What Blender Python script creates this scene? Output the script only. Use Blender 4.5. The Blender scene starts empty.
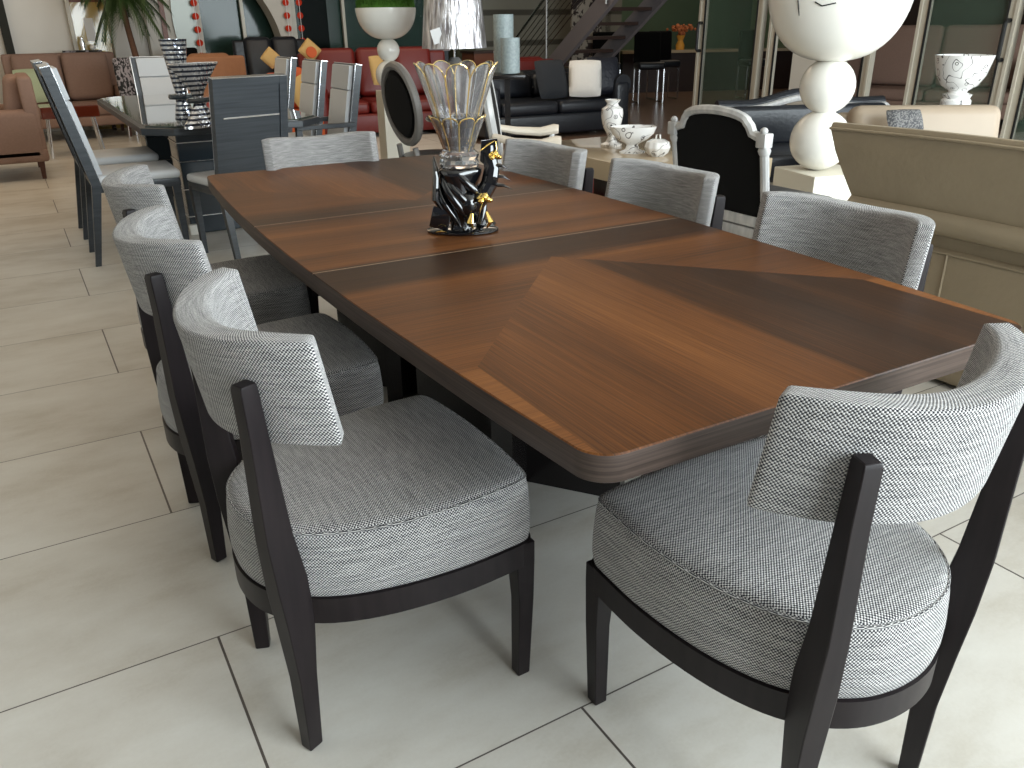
import bpy, bmesh, math, random
from mathutils import Vector, Matrix
random.seed(7)
SC = bpy.context.scene
COL = SC.collection
PI = math.pi

# ------------------------------------------------------------------ camera
F, YAW, PITCH, ROLL = 813.254, 0.5281686, 0.4184274, -0.0121130
CAM = Vector((-0.203566, -0.194722, 1.295173))
def cam_axes():
    cy, sy, cp, sp = math.cos(YAW), math.sin(YAW), math.cos(PITCH), math.sin(PITCH)
    fwd = Vector((sy*cp, cy*cp, -sp)); right = Vector((cy, -sy, 0)); up = right.cross(fwd)
    cr, sr = math.cos(ROLL), math.sin(ROLL)
    return cr*right + sr*up, -sr*right + cr*up, fwd
CR, CU, CF = cam_axes()
cam_d = bpy.data.cameras.new('camera'); cam = bpy.data.objects.new('camera', cam_d); COL.objects.link(cam)
cam_d.sensor_fit = 'HORIZONTAL'; cam_d.sensor_width = 36.0; cam_d.lens = F/1024*36.0
cam_d.clip_start = 0.05; cam_d.clip_end = 200
cam.matrix_world = Matrix(((CR.x, CU.x, -CF.x, CAM.x), (CR.y, CU.y, -CF.y, CAM.y), (CR.z, CU.z, -CF.z, CAM.z), (0, 0, 0, 1)))
SC.camera = cam

# ------------------------------------------------------------------ world, light, exposure
W = bpy.data.worlds.new('daylight'); SC.world = W; W.use_nodes = True
W.node_tree.nodes['Background'].inputs[0].default_value = (0.80, 0.86, 1.0, 1)
W.node_tree.nodes['Background'].inputs[1].default_value = 0.14
SC.view_settings.view_transform = 'Standard'; SC.view_settings.look = 'None'
SC.view_settings.gamma = 1.0; SC.view_settings.use_curve_mapping = False
SC.view_settings.exposure = 0.38
SC.cycles.use_denoising = True
SC.cycles.max_bounces = 8; SC.cycles.diffuse_bounces = 4; SC.cycles.glossy_bounces = 4
SC.cycles.transmission_bounces = 8; SC.cycles.transparent_max_bounces = 12
SC.cycles.caustics_reflective = False; SC.cycles.caustics_refractive = False
SC.cycles.sample_clamp_indirect = 4.0

def area(name, loc, target, sx, sy, power, color, spread=180):
    d = bpy.data.lights.new(name, 'AREA'); d.shape = 'RECTANGLE'; d.size = sx; d.size_y = sy
    d.energy = power; d.color = color; d.spread = math.radians(spread)
    o = bpy.data.objects.new(name, d); COL.objects.link(o); o.location = loc
    o.rotation_euler = (Vector(target)-Vector(loc)).to_track_quat('-Z', 'Y').to_euler()
    return o
# daylight through the shop front behind the photographer, and through the side glazing
area('daylight_front_window', (4.0, -2.3, 1.75), (2.8, 2.5, 0.6), 7.0, 2.9, 610, (0.86, 0.96, 1.0))
area('daylight_side_window', (7.7, 0.4, 1.7), (2, 1.6, 0.6), 4.5, 2.8, 80, (0.93, 0.97, 1.0))
# ceiling fittings further into the shop
area('ceiling_lamp_near', (1.0, 3.0, 3.35), (1.0, 3.0, 0), 3.0, 3.0, 8, (1.0, 0.74, 0.50))
area('ceiling_lamp_lounge', (0.2, 8.6, 3.35), (0.2, 8.6, 0), 4.0, 3.5, 42, (1.0, 0.76, 0.50))
area('ceiling_lamp_red', (4.4, 8.4, 3.35), (4.4, 8.4, 0), 3.0, 3.0, 40, (1.0, 0.84, 0.66))
area('ceiling_lamp_bar', (11.0, 12.0, 3.35), (11, 12, 0), 3.0, 3.0, 22, (1.0, 0.84, 0.64))

# ------------------------------------------------------------------ materials
def new_mat(name):
    m = bpy.data.materials.new(name); m.use_nodes = True
    nt = m.node_tree; return m, nt, nt.nodes['Principled BSDF'], nt.nodes, nt.links
def simple(name, col, rough=0.5, metal=0.0, noise=0.0, nscale=20, bump=0.0, bscale=60, coat=0.0, trans=0.0, ior=1.45, sheen=0.0, spec=0.5):
    m, nt, b, N, L = new_mat(name)
    b.inputs['Base Color'].default_value = (*col, 1); b.inputs['Roughness'].default_value = rough
    b.inputs['Metallic'].default_value = metal; b.inputs['Coat Weight'].default_value = coat
    b.inputs['Transmission Weight'].default_value = trans; b.inputs['IOR'].default_value = ior
    b.inputs['Sheen Weight'].default_value = sheen; b.inputs['Specular IOR Level'].default_value = spec
    tc = N.new('ShaderNodeTexCoord')
    if noise > 0:
        n = N.new('ShaderNodeTexNoise'); n.inputs['Scale'].default_value = nscale; n.inputs['Detail'].default_value = 4
        r = N.new('ShaderNodeMixRGB'); r.inputs[1].default_value = (*[c*(1-noise) for c in col], 1)
        r.inputs[2].default_value = (*[min(1, c*(1+noise)) for c in col], 1)
        L.new(tc.outputs['Object'], n.inputs['Vector']); L.new(n.outputs['Fac'], r.inputs[0]); L.new(r.outputs[0], b.inputs['Base Color'])
    if bump > 0:
        n2 = N.new('ShaderNodeTexNoise'); n2.inputs['Scale'].default_value = bscale; n2.inputs['Detail'].default_value = 5
        bp = N.new('ShaderNodeBump'); bp.inputs['Strength'].default_value = bump; bp.inputs['Distance'].default_value = 0.01
        L.new(tc.outputs['Object'], n2.inputs['Vector']); L.new(n2.outputs['Fac'], bp.inputs['Height']); L.new(bp.outputs[0], b.inputs['Normal'])
    return m
def mathn(N, L, op, a, b=None, clamp=False):
    n = N.new('ShaderNodeMath'); n.operation = op; n.use_clamp = clamp
    for i, v in enumerate((a, b)):
        if v is None: continue
        if isinstance(v, (int, float)): n.inputs[i].default_value = v
        else: L.new(v, n.inputs[i])
    return n.outputs[0]
def ramp(N, L, fac, stops, interp='LINEAR'):
    r = N.new('ShaderNodeValToRGB'); r.color_ramp.interpolation = interp
    e = r.color_ramp.elements
    while len(e) < len(stops): e.new(0.5)
    for k, (p, c) in enumerate(stops): e[k].position = p; e[k].color = (*c, 1)
    L.new(fac, r.inputs[0]); return r.outputs[0]

def tweed_mat(name='tweed', light=(0.60, 0.585, 0.57), dark=(0.018, 0.018, 0.026), p=0.0060):
    m, nt, b, N, L = new_mat(name)
    uv = N.new('ShaderNodeUVMap'); uv.uv_map = 'UVMap'
    sep = N.new('ShaderNodeSeparateXYZ'); L.new(uv.outputs[0], sep.inputs[0])
    # slight wobble of the yarns
    wob = N.new('ShaderNodeTexNoise'); wob.inputs['Scale'].default_value = 60; wob.inputs['Detail'].default_value = 2
    L.new(uv.outputs[0], wob.inputs['Vector'])
    ws = mathn(N, L, 'MULTIPLY', mathn(N, L, 'SUBTRACT', wob.outputs['Fac'], 0.5), 0.0022)
    u = mathn(N, L, 'ADD', sep.outputs[0], ws); v = mathn(N, L, 'ADD', sep.outputs[1], ws)
    su = mathn(N, L, 'SINE', mathn(N, L, 'MULTIPLY', u, 2*PI/p)); sv = mathn(N, L, 'SINE', mathn(N, L, 'MULTIPLY', v, 2*PI/p))
    chk = mathn(N, L, 'MULTIPLY', su, sv)
    # slubs: long streaks along u with small height
    mp = N.new('ShaderNodeMapping'); mp.inputs['Scale'].default_value = (14, 190, 1); L.new(uv.outputs[0], mp.inputs[0])
    sl = N.new('ShaderNodeTexNoise'); sl.inputs['Scale'].default_value = 1; sl.inputs['Detail'].default_value = 2; L.new(mp.outputs[0], sl.inputs['Vector'])
    cell = N.new('ShaderNodeTexNoise'); cell.inputs['Scale'].default_value = 330; cell.inputs['Detail'].default_value = 1; L.new(uv.outputs[0], cell.inputs['Vector'])
    t = mathn(N, L, 'ADD', mathn(N, L, 'MULTIPLY', chk, 0.95), mathn(N, L, 'MULTIPLY', mathn(N, L, 'SUBTRACT', sl.outputs['Fac'], 0.5), 0.95))
    t = mathn(N, L, 'ADD', t, mathn(N, L, 'MULTIPLY', mathn(N, L, 'SUBTRACT', cell.outputs['Fac'], 0.5), 0.9))
    t = mathn(N, L, 'ADD', t, 0.45, clamp=True)
    c = ramp(N, L, t, [(0.12, dark), (0.5, tuple(0.45*l for l in light)), (0.85, light)])
    L.new(c, b.inputs['Base Color']); b.inputs['Roughness'].default_value = 0.95
    b.inputs['Sheen Weight'].default_value = 0.25; b.inputs['Specular IOR Level'].default_value = 0.15
    bp = N.new('ShaderNodeBump'); bp.inputs['Strength'].default_value = 0.5; bp.inputs['Distance'].default_value = 0.002
    L.new(chk, bp.inputs['Height']); L.new(bp.outputs[0], b.inputs['Normal'])
    return m

def veneer_mat():
    m, nt, b, N, L = new_mat('striped_walnut_veneer')
    tc = N.new('ShaderNodeTexCoord'); sep = N.new('ShaderNodeSeparateXYZ'); L.new(tc.outputs['Object'], sep.inputs[0])
    X, Y = sep.outputs[0], sep.outputs[1]
    ax = mathn(N, L, 'ABSOLUTE', X); ay = mathn(N, L, 'ABSOLUTE', Y)
    inside = mathn(N, L, 'GREATER_THAN', mathn(N, L, 'SUBTRACT', ay, mathn(N, L, 'MULTIPLY', ax, 1.10)), 0.435)
    core = mathn(N, L, 'LESS_THAN', ax, 0.505)
    inside2 = mathn(N, L, 'MULTIPLY', inside, core)
    corner = mathn(N, L, 'MULTIPLY', mathn(N, L, 'GREATER_THAN', ay, 1.0), mathn(N, L, 'SUBTRACT', 1.0, core))
    def wood(sx, sy, off):
        mp = N.new('ShaderNodeMapping'); mp.inputs['Scale'].default_value = (sx, sy, 1); mp.inputs['Location'].default_value = (off, off*1.7, 0)
        L.new(tc.outputs['Object'], mp.inputs[0])
        n = N.new('ShaderNodeTexNoise'); n.inputs['Scale'].default_value = 1; n.inputs['Detail'].default_value = 5; n.inputs['Roughness'].default_value = 0.65
        L.new(mp.outputs[0], n.inputs['Vector']); return n.outputs['Fac']
    fine_o = wood(3.5, 260, 0); band_o = wood(0.35, 9.5, 3.1)
    fine_i = wood(260, 3.5, 5); band_i = wood(7.0, 0.35, 7.7)
    # middle field and the outer triangles: stripes running across the table
    mid_shape = ramp(N, L, mathn(N, L, 'ADD', mathn(N, L, 'MULTIPLY', Y, 0.36), 0.5), [
        (0.00, (.50,)*3), (0.12, (.62,)*3), (0.28, (.40,)*3), (0.325, (.58,)*3), (0.347, (.22,)*3), (0.405, (.12,)*3), (0.418, (.62,)*3), (0.455, (.42,)*3),
        (0.475, (.66,)*3), (0.53, (.50,)*3), (0.56, (.68,)*3), (0.60, (.40,)*3), (0.62, (.26,)*3), (0.66, (.3,)*3), (0.69, (.6,)*3), (0.75, (.5,)*3), (0.85, (.42,)*3), (1.0, (.5,)*3)])
    vo = mathn(N, L, 'ADD', mathn(N, L, 'MULTIPLY', mid_shape, 0.75), mathn(N, L, 'MULTIPLY', band_o, 0.30))
    # envelope panels: wood stripes running along the table, grain sheen painted into their tone
    inn_shape = ramp(N, L, mathn(N, L, 'ADD', X, 0.5), [
        (0.0, (.50,)*3), (0.12, (.60,)*3), (0.22, (.52,)*3), (0.36, (.72,)*3), (0.48, (.62,)*3), (0.545, (.55,)*3), (0.56, (.34,)*3), (0.68, (.26,)*3), (0.76, (.14,)*3), (0.84, (.32,)*3), (0.90, (.16,)*3), (1.0, (.28,)*3)])
    vi = mathn(N, L, 'ADD', mathn(N, L, 'MULTIPLY', inn_shape, 0.78), mathn(N, L, 'MULTIPLY', band_i, 0.22))
    def mix(f, a, bb):
        x = N.new('ShaderNodeMix'); x.data_type = 'FLOAT'; L.new(f, x.inputs[0]); L.new(a, x.inputs[2]); L.new(bb, x.inputs[3]); return x.outputs[0]
    val = mix(inside2, vo, vi); fine = mix(inside2, fine_o, fine_i)
    val = mathn(N, L, 'ADD', val, mathn(N, L, 'MULTIPLY', corner, 0.12))
    t = mathn(N, L, 'ADD', val, mathn(N, L, 'MULTIPLY', mathn(N, L, 'SUBTRACT', fine, 0.5), 0.62), clamp=True)
    c = ramp(N, L, t, [(0.08, (0.014, 0.007, 0.004)), (0.34, (0.042, 0.018, 0.008)), (0.58, (0.125, 0.045, 0.0135)), (0.92, (0.27, 0.105, 0.030))])
    # thin pale joints where the leaves meet
    j1 = mathn(N, L, 'LESS_THAN', mathn(N, L, 'ABSOLUTE', mathn(N, L, 'SUBTRACT', mathn(N, L, 'ABSOLUTE', mathn(N, L, 'SUBTRACT', Y, 0.036)), 0.295)), 0.0016)
    mx = N.new('ShaderNodeMixRGB'); L.new(j1, mx.inputs[0]); L.new(c, mx.inputs[1]); mx.inputs[2].default_value = (0.42, 0.30, 0.20, 1)
    L.new(mx.outputs[0], b.inputs['Base Color'])
    b.inputs['Roughness'].default_value = 0.42; b.inputs['Specular IOR Level'].default_value = 0.16
    bp = N.new('ShaderNodeBump'); bp.inputs['Strength'].default_value = 0.12; bp.inputs['Distance'].default_value = 0.001
    L.new(fine, bp.inputs['Height']); L.new(bp.outputs[0], b.inputs['Normal'])
    return m

def grain_mat(name, c0, c1, scale=(3, 3, 120), rough=0.5, spec=0.5):
    m, nt, b, N, L = new_mat(name)
    tc = N.new('ShaderNodeTexCoord'); mp = N.new('ShaderNodeMapping'); mp.inputs['Scale'].default_value = scale
    L.new(tc.outputs['Object'], mp.inputs[0]); n = N.new('ShaderNodeTexNoise'); n.inputs['Scale'].default_value = 1; n.inputs['Detail'].default_value = 5
    L.new(mp.outputs[0], n.inputs['Vector'])
    L.new(ramp(N, L, n.outputs['Fac'], [(0.3, c0), (0.7, c1)]), b.inputs['Base Color'])
    b.inputs['Roughness'].default_value = rough; b.inputs['Specular IOR Level'].default_value = spec
    return m

TW, TL, TX, TY = 0.610638, 1.196411, -0.04782, 1.439288
def tile_mat():
    m, nt, b, N, L = new_mat('stone_floor_tiles')
    tc = N.new('ShaderNodeTexCoord'); sep = N.new('ShaderNodeSeparateXYZ'); L.new(tc.outputs['Object'], sep.inputs[0])
    X, Y = sep.outputs[0], sep.outputs[1]
    v = mathn(N, L, 'DIVIDE', mathn(N, L, 'SUBTRACT', Y, TY), TW)
    row = mathn(N, L, 'FLOOR', v); fv = mathn(N, L, 'FRACT', v)
    par = mathn(N, L, 'FRACT', mathn(N, L, 'MULTIPLY', row, 0.5))      # 0 / .5
    par = mathn(N, L, 'ABSOLUTE', par)
    # rows -1, 1, 3 carry the joint at TX, the others half a tile further on
    u = mathn(N, L, 'ADD', mathn(N, L, 'DIVIDE', mathn(N, L, 'SUBTRACT', X, TX), TL), mathn(N, L, 'SUBTRACT', 0.5, par))
    col = mathn(N, L, 'FLOOR', u); fu = mathn(N, L, 'FRACT', u)
    def edge(f, size, w):
        d = mathn(N, L, 'MINIMUM', f, mathn(N, L, 'SUBTRACT', 1.0, f)); return mathn(N, L, 'LESS_THAN', mathn(N, L, 'MULTIPLY', d, size), w)
    gr = mathn(N, L, 'MAXIMUM', edge(fv, TW, 0.0018), edge(fu, TL, 0.0028))
    cmb = N.new('ShaderNodeCombineXYZ'); L.new(row, cmb.inputs[0]); L.new(col, cmb.inputs[1])
    wn = N.new('ShaderNodeTexWhiteNoise'); wn.noise_dimensions = '2D'; L.new(cmb.outputs[0], wn.inputs['Vector'])
    mp = N.new('ShaderNodeMapping'); mp.inputs['Scale'].default_value = (1.3, 2.6, 1); L.new(tc.outputs['Object'], mp.inputs[0])
    off = N.new('ShaderNodeVectorMath'); off.operation = 'ADD'; L.new(mp.outputs[0], off.inputs[0])
    sc3 = N.new('ShaderNodeVectorMath'); sc3.operation = 'SCALE'; sc3.inputs['Scale'].default_value = 9; L.new(wn.outputs['Color'], sc3.inputs[0]); L.new(sc3.outputs[0], off.inputs[1])
    n = N.new('ShaderNodeTexNoise'); n.inputs['Scale'].default_value = 1.6; n.inputs['Detail'].default_value = 7; n.inputs['Roughness'].default_value = 0.62
    L.new(off.outputs[0], n.inputs['Vector'])
    n2 = N.new('ShaderNodeTexNoise'); n2.inputs['Scale'].default_value = 120; n2.inputs['Detail'].default_value = 3; L.new(tc.outputs['Object'], n2.inputs['Vector'])
    f = mathn(N, L, 'ADD', mathn(N, L, 'MULTIPLY', n.outputs['Fac'], 0.9), mathn(N, L, 'MULTIPLY', n2.outputs['Fac'], 0.1))
    c = ramp(N, L, f, [(0.33, (0.48, 0.44, 0.375)), (0.5, (0.59, 0.56, 0.505)), (0.68, (0.66, 0.64, 0.59))])
    mx = N.new('ShaderNodeMixRGB'); L.new(gr, mx.inputs[0]); L.new(c, mx.inputs[1]); mx.inputs[2].default_value = (0.09, 0.075, 0.065, 1)
    L.new(mx.outputs[0], b.inputs['Base Color'])
    b.inputs['Roughness'].default_value = 0.38; b.inputs['Specular IOR Level'].default_value = 0.45
    bp = N.new('ShaderNodeBump'); bp.inputs['Strength'].default_value = 0.25; bp.inputs['Distance'].default_value = 0.002
    L.new(mathn(N, L, 'SUBTRACT', mathn(N, L, 'MULTIPLY', f, 0.4), gr), bp.inputs['Height']); L.new(bp.outputs[0], b.inputs['Normal'])
    return m

def scroll_mat():
    """white glazed ceramic with thin black scrolls, rings and little squares"""
    m, nt, b, N, L = new_mat('white_ceramic_with_black_scrolls')
    tc = N.new('ShaderNodeTexCoord')
    n = N.new('ShaderNodeTexNoise'); n.inputs['Scale'].default_value = 8.5; n.inputs['Detail'].default_value = 0.5; L.new(tc.outputs['Object'], n.inputs['Vector'])
    l1 = mathn(N, L, 'LESS_THAN', mathn(N, L, 'ABSOLUTE', mathn(N, L, 'SUBTRACT', mathn(N, L, 'FRACT', mathn(N, L, 'MULTIPLY', n.outputs['Fac'], 5.0)), 0.5)), 0.035)
    vo = N.new('ShaderNodeTexVoronoi'); vo.inputs['Scale'].default_value = 18; L.new(tc.outputs['Object'], vo.inputs['Vector'])
    ring = mathn(N, L, 'LESS_THAN', mathn(N, L, 'ABSOLUTE', mathn(N, L, 'SUBTRACT', vo.outputs['Distance'], 0.24)), 0.035)
    dot = mathn(N, L, 'LESS_THAN', vo.outputs['Distance'], 0.10)
    gate = mathn(N, L, 'GREATER_THAN', vo.outputs['Color'], 0.5)
    t = mathn(N, L, 'MAXIMUM', mathn(N, L, 'MULTIPLY', l1, 0.85), mathn(N, L, 'MULTIPLY', mathn(N, L, 'MAXIMUM', ring, dot), gate))
    mx = N.new('ShaderNodeMixRGB'); L.new(t, mx.inputs[0]); mx.inputs[1].default_value = (0.80, 0.79, 0.77, 1); mx.inputs[2].default_value = (0.03, 0.025, 0.025, 1)
    L.new(mx.outputs[0], b.inputs['Base Color']); b.inputs['Roughness'].default_value = 0.15; b.inputs['Coat Weight'].default_value = 0.4
    return m

def mosaic_mat():
    m, nt, b, N, L = new_mat('mirror_mosaic')
    tc = N.new('ShaderNodeTexCoord'); sep = N.new('ShaderNodeSeparateXYZ'); L.new(tc.outputs['Object'], sep.inputs[0])
    z = mathn(N, L, 'MULTIPLY', sep.outputs[2], 38)
    band = mathn(N, L, 'GREATER_THAN', mathn(N, L, 'FRACT', z), 0.55)
    vo = N.new('ShaderNodeTexVoronoi'); vo.inputs['Scale'].default_value = 55; L.new(tc.outputs['Object'], vo.inputs['Vector'])
    cc = N.new('ShaderNodeMixRGB'); L.new(band, cc.inputs[0]); cc.inputs[1].default_value = (0.75, 0.76, 0.78, 1); cc.inputs[2].default_value = (0.06, 0.07, 0.10, 1)
    c2 = N.new('ShaderNodeMixRGB'); c2.blend_type = 'MULTIPLY'; c2.inputs[0].default_value = 0.35; L.new(cc.outputs[0], c2.inputs[1]); L.new(vo.outputs['Distance'], c2.inputs[2])
    L.new(c2.outputs[0], b.inputs['Base Color']); b.inputs['Metallic'].default_value = 0.85; b.inputs['Roughness'].default_value = 0.12
    bp = N.new('ShaderNodeBump'); bp.inputs['Strength'].default_value = 0.6; bp.inputs['Distance'].default_value = 0.004
    L.new(vo.outputs['Distance'], bp.inputs['Height']); L.new(bp.outputs[0], b.inputs['Normal'])
    return m

def shade_mat():
    m, nt, b, N, L = new_mat('crinkled_silver_foil')
    tc = N.new('ShaderNodeTexCoord'); mp = N.new('ShaderNodeMapping'); mp.inputs['Scale'].default_value = (26, 26, 5); L.new(tc.outputs['Object'], mp.inputs[0])
    n = N.new('ShaderNodeTexNoise'); n.inputs['Scale'].default_value = 1.2; n.inputs['Detail'].default_value = 6; L.new(mp.outputs[0], n.inputs['Vector'])
    L.new(ramp(N, L, n.outputs['Fac'], [(0.35, (0.25, 0.23, 0.24)), (0.65, (0.85, 0.84, 0.86))]), b.inputs['Base Color'])
    b.inputs['Metallic'].default_value = 0.8; b.inputs['Roughness'].default_value = 0.28
    bp = N.new('ShaderNodeBump'); bp.inputs['Strength'].default_value = 1.0; bp.inputs['Distance'].default_value = 0.02
    L.new(n.outputs['Fac'], bp.inputs['Height']); L.new(bp.outputs[0], b.inputs['Normal'])
    return m
def check_mat(name, c0, c1, scale):
    m, nt, b, N, L = new_mat(name); tc = N.new('ShaderNodeTexCoord'); n = N.new('ShaderNodeTexNoise')
    n.inputs['Scale'].default_value = scale; n.inputs['Detail'].default_value = 3; L.new(tc.outputs['Object'], n.inputs['Vector'])
    L.new(ramp(N, L, n.outputs['Fac'], [(0.47, c0), (0.53, c1)]), b.inputs['Base Color']); b.inputs['Roughness'].default_value = 0.8
    return m
def wavy_mat(name, col, col2, scale, rough=0.7):
    m, nt, b, N, L = new_mat(name); tc = N.new('ShaderNodeTexCoord'); w = N.new('ShaderNodeTexWave'); w.inputs['Scale'].default_value = scale
    w.bands_direction = 'Z'; w.inputs['Distortion'].default_value = 0.2
    L.new(tc.outputs['Object'], w.inputs['Vector']); L.new(ramp(N, L, w.outputs['Fac'], [(0.05, col2), (0.12, col)]), b.inputs['Base Color']); b.inputs['Roughness'].default_value = rough
    return m

M = dict(
    tweed=tweed_mat(), veneer=veneer_mat(), tile=tile_mat(), scroll=scroll_mat(), mosaic=mosaic_mat(), foil=shade_mat(),
    frame=grain_mat('espresso_stained_wood', (0.008, 0.0055, 0.0065), (0.014, 0.010, 0.011), (60, 60, 6), 0.4, 0.22),
    edge=grain_mat('dark_table_edge', (0.028, 0.018, 0.014), (0.080, 0.055, 0.045), (4, 4, 300), 0.5, 0.3),
    blackwood=simple('black_pedestal_lacquer', (0.012, 0.010, 0.010), 0.25),
    slate=grain_mat('slate_grey_wood', (0.022, 0.027, 0.033), (0.042, 0.049, 0.057), (3, 3, 90), 0.35),
    slate_gloss=simple('slate_grey_lacquer', (0.03, 0.04, 0.05), 0.12, coat=0.5),
    darkglass=simple('dark_table_glass', (0.05, 0.06, 0.05), 0.06, coat=1.0),
    greyleather=simple('light_grey_leather', (0.56, 0.58, 0.60), 0.42, bump=0.1),
    chrome=simple('chrome', (0.75, 0.76, 0.78), 0.15, 1.0),
    silver=grain_mat('silver_leaf_wood', (0.36, 0.36, 0.36), (0.56, 0.55, 0.53), (30, 30, 8), 0.38),
    pewter=simple('pewter_painted_wood', (0.22, 0.21, 0.20), 0.4, 0.3),
    cream_arm=simple('cream_gilt_wood', (0.62, 0.54, 0.44), 0.4),
    black_l=simple('black_leather', (0.012, 0.014, 0.019), 0.33, bump=0.25, bscale=25),
    black_f=simple('black_velvet', (0.004, 0.004, 0.004), 0.95, sheen=0.05, spec=0.1),
    black_c=simple('black_glazed_ceramic', (0.004, 0.004, 0.005), 0.06, coat=1.0),
    gold=simple('polished_gold', (0.95, 0.68, 0.22), 0.18, 1.0),
    goldrim=simple('gold_rimmed_glass', (0.85, 0.64, 0.26), 0.12, 0.75),
    white=simple('white_lacquer', (0.80, 0.78, 0.72), 0.22, coat=0.3),
    cream_box=simple('cream_painted_box', (0.70, 0.66, 0.56), 0.5),
    beige=simple('beige_lacquer', (0.50, 0.40, 0.27), 0.18, coat=0.4),
    taupe=simple('taupe_leather', (0.29, 0.232, 0.155), 0.45, noise=0.10, nscale=8, bump=0.15, bscale=40),
    cream_l=simple('cream_leather', (0.33, 0.26, 0.19), 0.45, noise=0.06, nscale=5),
    red_l=simple('red_leather', (0.14, 0.012, 0.009), 0.4, bump=0.2, bscale=12),
    brown_f=simple('brown_fabric', (0.27, 0.17, 0.13), 0.85, noise=0.12, nscale=60),
    brown_d=simple('dark_brown_leather', (0.09, 0.035, 0.022), 0.5, noise=0.1),
    tan_f=simple('tan_suede', (0.30, 0.135, 0.065), 0.8, noise=0.1),
    orange=simple('orange_fabric', (0.50, 0.09, 0.02), 0.7), yellow=simple('yellow_fabric', (0.52, 0.34, 0.13), 0.8),
    green_c=simple('pale_green_checked_cloth', (0.40, 0.46, 0.30), 0.8, noise=0.2, nscale=120),
    white_c=simple('white_fabric', (0.72, 0.70, 0.66), 0.8, noise=0.05), 
    greypat=check_mat('grey_woven_cloth', (0.05, 0.05, 0.055), (0.16, 0.155, 0.15), 90),
    pattern=check_mat('black_white_swirl_cloth', (0.01, 0.01, 0.01), (0.30, 0.27, 0.28), 22),
    wall=simple('warm_grey_plaster', (0.78, 0.75, 0.69), 0.9, noise=0.03, nscale=3), wall2=simple('white_plaster', (0.58, 0.55, 0.49), 0.9),
    panelgrey=simple('grey_partition_panel', (0.55, 0.53, 0.49), 0.8), goldpanel=simple('gold_glass_panel', (0.48, 0.36, 0.13), 0.12, coat=0.6),
    greenwall=simple('green_painted_wall', (0.12, 0.17, 0.10), 0.8, noise=0.1, nscale=2), sage=wavy_mat('olive_grey_cladding', (0.20, 0.19, 0.15), (0.06, 0.055, 0.04), 0.65),
    olive=simple('dark_olive_wall', (0.055, 0.055, 0.028), 0.8), darkwall=simple('dark_brown_wall', (0.035, 0.022, 0.016), 0.8),
    ceiling=simple('pale_ceiling', (0.55, 0.52, 0.48), 0.9), alu=simple('cream_aluminium', (0.50, 0.46, 0.38), 0.4, 0.1), alu_dark=simple('black_gasket', (0.01, 0.01, 0.01), 0.5),
    woodstrip=simple('reddish_wood', (0.16, 0.055, 0.028), 0.4), tread=simple('dark_wood_tread', (0.035, 0.018, 0.013), 0.4), stringer=simple('grey_painted_steel', (0.19, 0.17, 0.175), 0.5),
    redgloss=simple('red_brown_lacquer', (0.12, 0.022, 0.010), 0.08, coat=0.8), trunk=simple('palm_trunk', (0.12, 0.06, 0.035), 0.9, noise=0.3, nscale=30),
    leaf=simple('palm_leaf', (0.028, 0.055, 0.012), 0.5, noise=0.3, nscale=8), moss=simple('moss_grass', (0.05, 0.14, 0.012), 0.9, noise=0.4, nscale=60),
    bead=simple('red_bead', (0.50, 0.03, 0.008), 0.6, spec=0.1), flower=simple('dried_orange_flower', (0.50, 0.16, 0.06), 0.8), amber=simple('amber_glass', (0.75, 0.36, 0.06), 0.1),
    paper=simple('white_paper', (0.78, 0.78, 0.78), 0.7), pic=simple('dark_picture', (0.03, 0.03, 0.025), 0.7, spec=0.2), rug=simple('red_rug', (0.35, 0.03, 0.01), 0.95, noise=0.2, nscale=50),
    brownfloor=simple('brown_polished_floor', (0.17, 0.105, 0.072), 0.3, noise=0.15, nscale=4),
    bulb=simple('frosted_glass', (0.7, 0.7, 0.7), 0.2))
def glass_mat(name, col, rough=0.0, ior=1.45):
    return simple(name, col, rough, trans=1.0, ior=ior)
M['crystal'] = glass_mat('cut_crystal', (0.97, 0.975, 1.0), 0.04, 1.50); M['crystal'].node_tree.nodes['Principled BSDF'].inputs['Transmission Weight'].default_value = 0.94; M['crystal'].node_tree.nodes['Principled BSDF'].inputs['Coat Weight'].default_value = 0.6
M['icecyl'] = simple('cracked_glass', (0.42, 0.50, 0.51), 0.2, noise=0.35, nscale=50, bump=0.5); M['icecyl'].node_tree.nodes['Principled BSDF'].inputs['Alpha'].default_value = 0.72
def pane_mat(name, tint, alpha, rough=0.05):
    m = simple(name, tint, rough, spec=0.35); m.node_tree.nodes['Principled BSDF'].inputs['Alpha'].default_value = alpha; return m
M['teal'] = pane_mat('teal_tinted_glass', (0.030, 0.060, 0.050), 0.88, 0.12)
M['clear'] = pane_mat('clear_green_glass', (0.10, 0.16, 0.12), 0.22, 0.03)

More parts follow.
